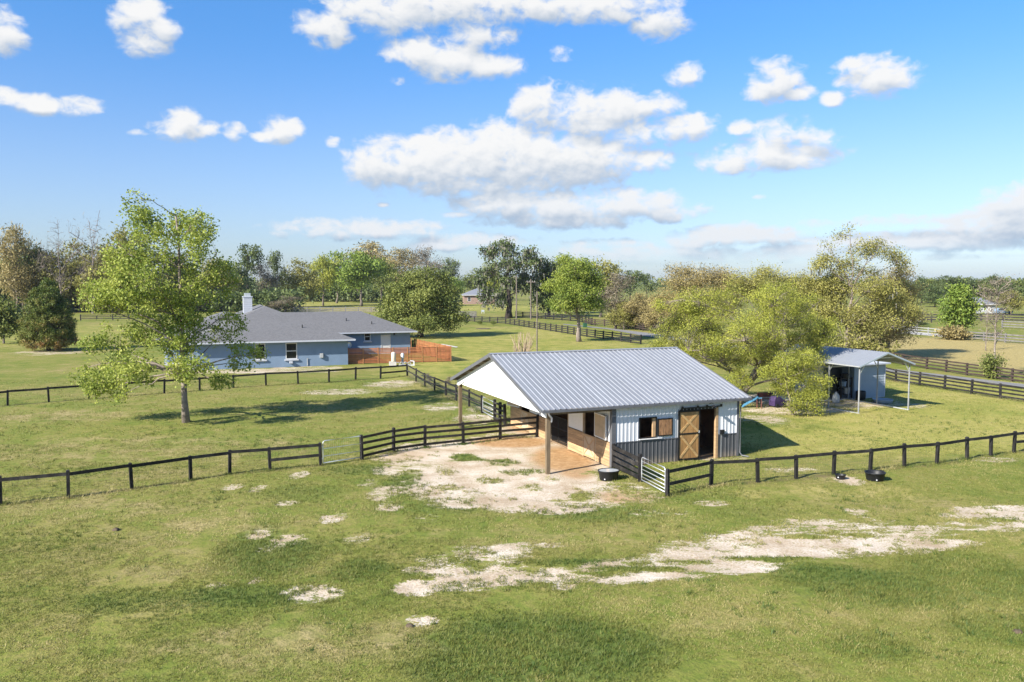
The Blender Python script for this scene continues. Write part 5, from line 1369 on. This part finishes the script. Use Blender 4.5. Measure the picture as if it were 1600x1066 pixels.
KIND = {
    'dark': [proto(201, L_dark, M_barkdark), proto(202, L_dark, M_barkdark, .12, shell=.55)],
    'open': [proto(203, L_dark, M_barkdark, .3, 110, 24, .75, spread=.8, shell=.7)],
    'mid': [proto(204, L_mid, M_bark, .15), proto(205, L_mid, M_bark, .22)],
    'light': [proto(206, L_light, M_bark, .22), proto(207, L_light, M_bark, .25, shell=.5)],
    'olive': [proto(208, L_olive, M_bark, .1, aspect=.4, leaf=.95), proto(209, L_olive, M_bark, .12, aspect=.4, leaf=.95)],
    'brown': [proto(210, L_brown, M_bark, .12, 210, 28, 1.0, .28), proto(211, L_brown, M_bark, .15, 210, 28, 1.0, .28)],
    'grey': [proto(212, L_grey, M_bark, .18, 200, 20, 1.1, .2, shell=.6)],
    'bare': [proto(213, L_grey, M_twig, .25, 260, 3, 1.0, .1, shell=.8, twig_r=.05), proto(214, L_grey, M_twig, .3, 240, 2, 1.0, .1, shell=.8, twig_r=.05)],
    'moss': [proto(215, L_dark, M_bark, .2, 130, 26, .75, spread=.9, shell=.6, moss=120)],
    'yellow': [proto(216, L_yellow, M_bark, .15, aspect=.45), proto(217, L_yellow, M_bark, .2, aspect=.45)],
}
FAR = [  # photo px, foot row, top row, width in px, kind, label
    (-30, 488, 356, 90, 'olive', 'tall olive tree just past the left edge of the far row'),
    (28, 490, 350, 76, 'brown', 'tall brownish tree at the far left, above the white house'),
    (96, 490, 336, 74, 'bare', 'leafless tree rising above the left woods, over the utility pole'),
    (146, 490, 330, 84, 'bare', 'largest leafless tree on the skyline left of the airy tree'),
    (20, 486, 392, 80, 'mid', 'green tree in front of the white house at the left edge'),
    (64, 489, 385, 70, 'mid', 'mid green tree directly behind the pale left utility pole'),
    (126, 488, 372, 96, 'olive', 'wide olive brown tree behind the rusty conifer'),
    (196, 489, 350, 90, 'olive', 'big olive brown tree half hidden behind the top of the airy tree'),
    (172, 489, 374, 84, 'olive', 'olive tree filling the far row left of the airy tree top'),
    (86, 489, 390, 76, 'olive', 'olive tree between the utility pole and the rusty conifer'),
    (36, 488, 376, 76, 'mid', 'mid green tree just left of the pale utility pole'),
    (52, 483, 425, 60, 'dark', 'low dark evergreen beside the white house at the left edge'),
    (112, 484, 428, 56, 'mid', 'low mid green tree just right of the rusty conifer'),
    (160, 484, 438, 50, 'dark', 'low dark evergreen under the wide olive brown tree'),
    (240, 488, 385, 80, 'olive', 'olive tree hidden behind the middle of the airy tree'),
    (284, 487, 396, 76, 'mid', 'mid green tree seen through the right half of the airy tree'),
    (335, 484, 400, 70, 'olive', 'olive tree showing just right of the airy tree crown'),
    (388, 482, 374, 64, 'open', 'open dark green tree on the skyline above the white chimney'),
    (434, 480, 385, 34, 'open', 'narrow dark green tree on the skyline right of the chimney'),
    (362, 481, 412, 60, 'dark', 'shaded dark tree low behind the chimney'),
    (418, 481, 407, 56, 'grey', 'pinkish grey leafless tree behind the chimney'),
    (468, 480, 402, 66, 'olive', 'yellowish olive tree above the house roof ridge'),
    (505, 478, 396, 54, 'yellow', 'yellow green tree behind the roof, right of the olive tree'),
    (526, 474, 391, 62, 'light', 'light green tree with visible trunk at the left of the bright pair'),
    (564, 479, 389, 84, 'light', 'big light green tree with a bare trunk in the middle of the far row'),
    (596, 476, 402, 60, 'mid', 'mid green tree between the light green tree and the house oak'),
    (575, 466, 378, 100, 'brown', 'brown crowned tree rising behind the big light green tree'),
    (628, 468, 387, 80, 'brown', 'brown tree on the skyline left of the house oak'),
    (668, 470, 384, 66, 'grey', 'greyish tree top rising above the house oak'),
    (700, 472, 398, 44, 'moss', 'thin mossy tree on the skyline right of the house oak'),
    (708, 474, 432, 44, 'light', 'low light green tree left of the red brick house'),
    (690, 478, 430, 44, 'olive', 'low olive tree between the house oak and the brick house'),
    (752, 468, 419, 66, 'mid', 'mid green tree behind the red brick house roof'),
    (770, 470, 408, 34, 'yellow', 'yellow green tree touching the left side of the mossy oak'),
    (884, 490, 406, 56, 'olive', 'olive tree left of and behind the bright round tree'),
    (938, 496, 402, 84, 'olive', 'olive tree rising behind the right side of the bright round tree'),
    (962, 514, 424, 76, 'grey', 'budding pinkish brown tree right of the bright round tree'),
    (1000, 516, 458, 60, 'brown', 'low russet scrub tree along the brown fence'),
    (975, 515, 468, 50, 'olive', 'low olive scrub tree under the budding pinkish tree'),
    (1025, 519, 462, 50, 'brown', 'low brown scrub tree at the end of the brown fence'),
    (985, 478, 418, 56, 'open', 'dark open tree on the skyline left of the brown oak'),
    (1010, 472, 424, 34, 'open', 'small dark tree on the skyline beside the brown oak'),
    (1440, 474, 430, 50, 'dark', 'dark tree in the far right woods next to the tallest oak'),
    (1478, 474, 427, 56, 'open', 'open crowned dark tree above the bright green upright tree'),
    (1512, 474, 430, 40, 'open', 'open crowned dark tree left of the white farmhouse'),
    (1549, 472, 428, 50, 'dark', 'domed dark tree above the white farmhouse'),
    (1590, 474, 436, 50, 'mid', 'mid green tree right of the white farmhouse'),
    (1406, 476, 434, 50, 'mid', 'mid green tree in the far right woods behind the tallest oak'),
    (1450, 473, 434, 46, 'mid', 'mid green tree in the far woods left of the bright green tree'),
    (1497, 474, 433, 44, 'dark', 'dark tree straight behind the bright green upright tree'),
    (1530, 474, 435, 42, 'mid', 'mid green tree directly behind the white farmhouse'),
    (1569, 474, 433, 46, 'dark', 'dark tree behind the slender leafless tree'),
    (1615, 476, 434, 46, 'mid', 'mid green tree just past the right edge of the far woods'),
    (1460, 480, 446, 50, 'dark', 'low shaded tree at the front of the far right woods'),
    (1580, 492, 452, 44, 'olive', 'low olive tree right of the dark parked car'),
    (1604, 480, 430, 40, 'open', 'dark tree cut by the right edge of the photo'),
    (1650, 480, 428, 70, 'mid', 'mid green tree beyond the right edge of the far woods'),
    (1700, 482, 430, 80, 'dark', 'dark tree beyond the right end of the far woods'),
    (-90, 488, 370, 90, 'olive', 'olive tree beyond the left end of the far row'),
    (-150, 488, 360, 100, 'mid', 'mid green tree beyond the left end of the far row'),
]
rt = random.Random(9); cnt = {}
for px, by, ty, w, kind, label in FAR:
    d = G(px, by)[1]; v = KIND[kind]; i = cnt.get(kind, 0); cnt[kind] = i + 1
    hgt = CAM_H - (ty - HORIZON) / FPX * d; wid = w * d / FPX
    s = wid / 17.0
    plant(v[i % len(v)], 'tree', label, 'tree', px, by, 'trees in the rows beyond the lawns', (s, s, hgt / 20.4), rt.uniform(0, 2 * PI))

# scrub and small plants
for px, by, w, h, k, label in ((714, 506, 8, 7, 'dark', 'first small dark shrub from the left below the far lawn fence'), (728, 506, 8, 6, 'dark', 'second small dark shrub from the left below the far lawn fence'),
                               (750, 507.5, 10, 7, 'mid', 'small green shrub below the far lawn fence, left of the dark disc'), (771, 508.5, 12, 8, 'mid', 'small green shrub below the far lawn fence, nearest the mossy oak'),
                               (641, 548, 16, 20, 'light', 'small light green shrub inside the cedar fence corner'), (445, 488, 60, 26, 'grey', 'pinkish leafless thicket behind the house roof ridge'), (350, 484, 60, 22, 'grey', 'pinkish leafless thicket left of the chimney'),
                               (670, 600, 14, 18, 'grey', 'thin bare weed bush at the mesh fence below the cedar fence'), (700, 602, 16, 14, 'grey', 'thin bare weed bush on the lawn side of the mesh fence'), (1438, 510, 30, 8, 'dark', 'low dark bush beside the small far shelter')):
    d = G(px, by)[1]; s = w * d / FPX / 17; plant(KIND[k][0], 'shrub', label, 'shrub', px, by, None, (s, s, h * d / FPX / 20.4), px * .1)


def stalks():
    p = G(816, 556); r = thing('cut_shrub', 'clump of pale dry cut stalks just above the barn roof ridge', 'shrub', (p[0], p[1], 0)); rr_ = random.Random(4); b = MB()
    for i in range(60):
        a, q = rr_.uniform(0, 2 * PI), rr_.uniform(0, 1) ** .5 * 1.3; h = rr_.uniform(.8, 3.2)
        x, y = math.cos(a) * q, math.sin(a) * q
        b.tube([(x * .6, y * .5, -.1), (x, y, h * .6), (x * 1.15 + rr_.uniform(-.35, .35), y * 1.1 + rr_.uniform(-.3, .3), h)], [.04, .032, .02], 5)
    b.build('stalks', M_dead, r)
stalks()


def woods(name, label, x0, x1, d0, d1, hgt, n, mat, seed, leaf=2.6):
    r = np.random.default_rng(seed); x = r.uniform(x0, x1, n); y = r.uniform(d0, d1, n)
    top = hgt * (.55 + .6 * vnoise(x, y * .2, 28, seed) + .25 * vnoise(x, y * .2, 9, seed + 1))
    cen = np.stack([x, y, top * r.uniform(.05, 1, n) ** .8], 1)
    me = leaves_mesh(name, cen, .5 + (vnoise(x, y, 40, seed + 2) - .5) * .6 + r.normal(0, .1, n), 7, leaf, .6, leaf * .6, r, mat)
    tag(link(name, me), label, 'woods', kind='stuff')
woods('woods', 'far band of woods along the whole horizon', -1100, 1150, 880, 1000, 13, 9000, L_mid, 41)
woods('woods', 'darker far woods closing the right horizon', 330, 900, 560, 640, 9, 3500, L_dark, 43)
woods('undergrowth', 'dark undergrowth below the left row of far trees', -190, -70, 262, 285, 7.5, 2600, L_dark, 45, 1.1)
woods('undergrowth', 'shaded undergrowth under the middle row of far trees', -130, -28, 400, 440, 8, 2600, L_dark, 47, 1.4)
woods('undergrowth', 'brown scrub along the fence beyond the lane', 22, 42, 170, 186, 4.5, 900, L_brown, 49, .6)
woods('undergrowth', 'scrub under the oaks behind the carport', 20, 46, 96, 108, 3.2, 1100, L_olive, 51, .34)

grass()

# the pale spring air between the camera and the far woods
hz = MB().box(-3800, -600, -1.5, 3800, 5200, 46).build('haze', [])
hm = bpy.data.materials.new('pale air'); hm.use_nodes = True; hm.node_tree.nodes.clear()
pvn = hm.node_tree.nodes.new('ShaderNodeVolumePrincipled'); hmo = hm.node_tree.nodes.new('ShaderNodeOutputMaterial')
pvn.inputs['Color'].default_value = (0.80, 0.89, 1.0, 1); pvn.inputs['Density'].default_value = 0.00007; pvn.inputs['Anisotropy'].default_value = 0.2
hm.node_tree.links.new(pvn.outputs[0], hmo.inputs['Volume'])
hz.data.materials.append(hm); tag(hz, 'thin pale haze over the whole place', kind='stuff')
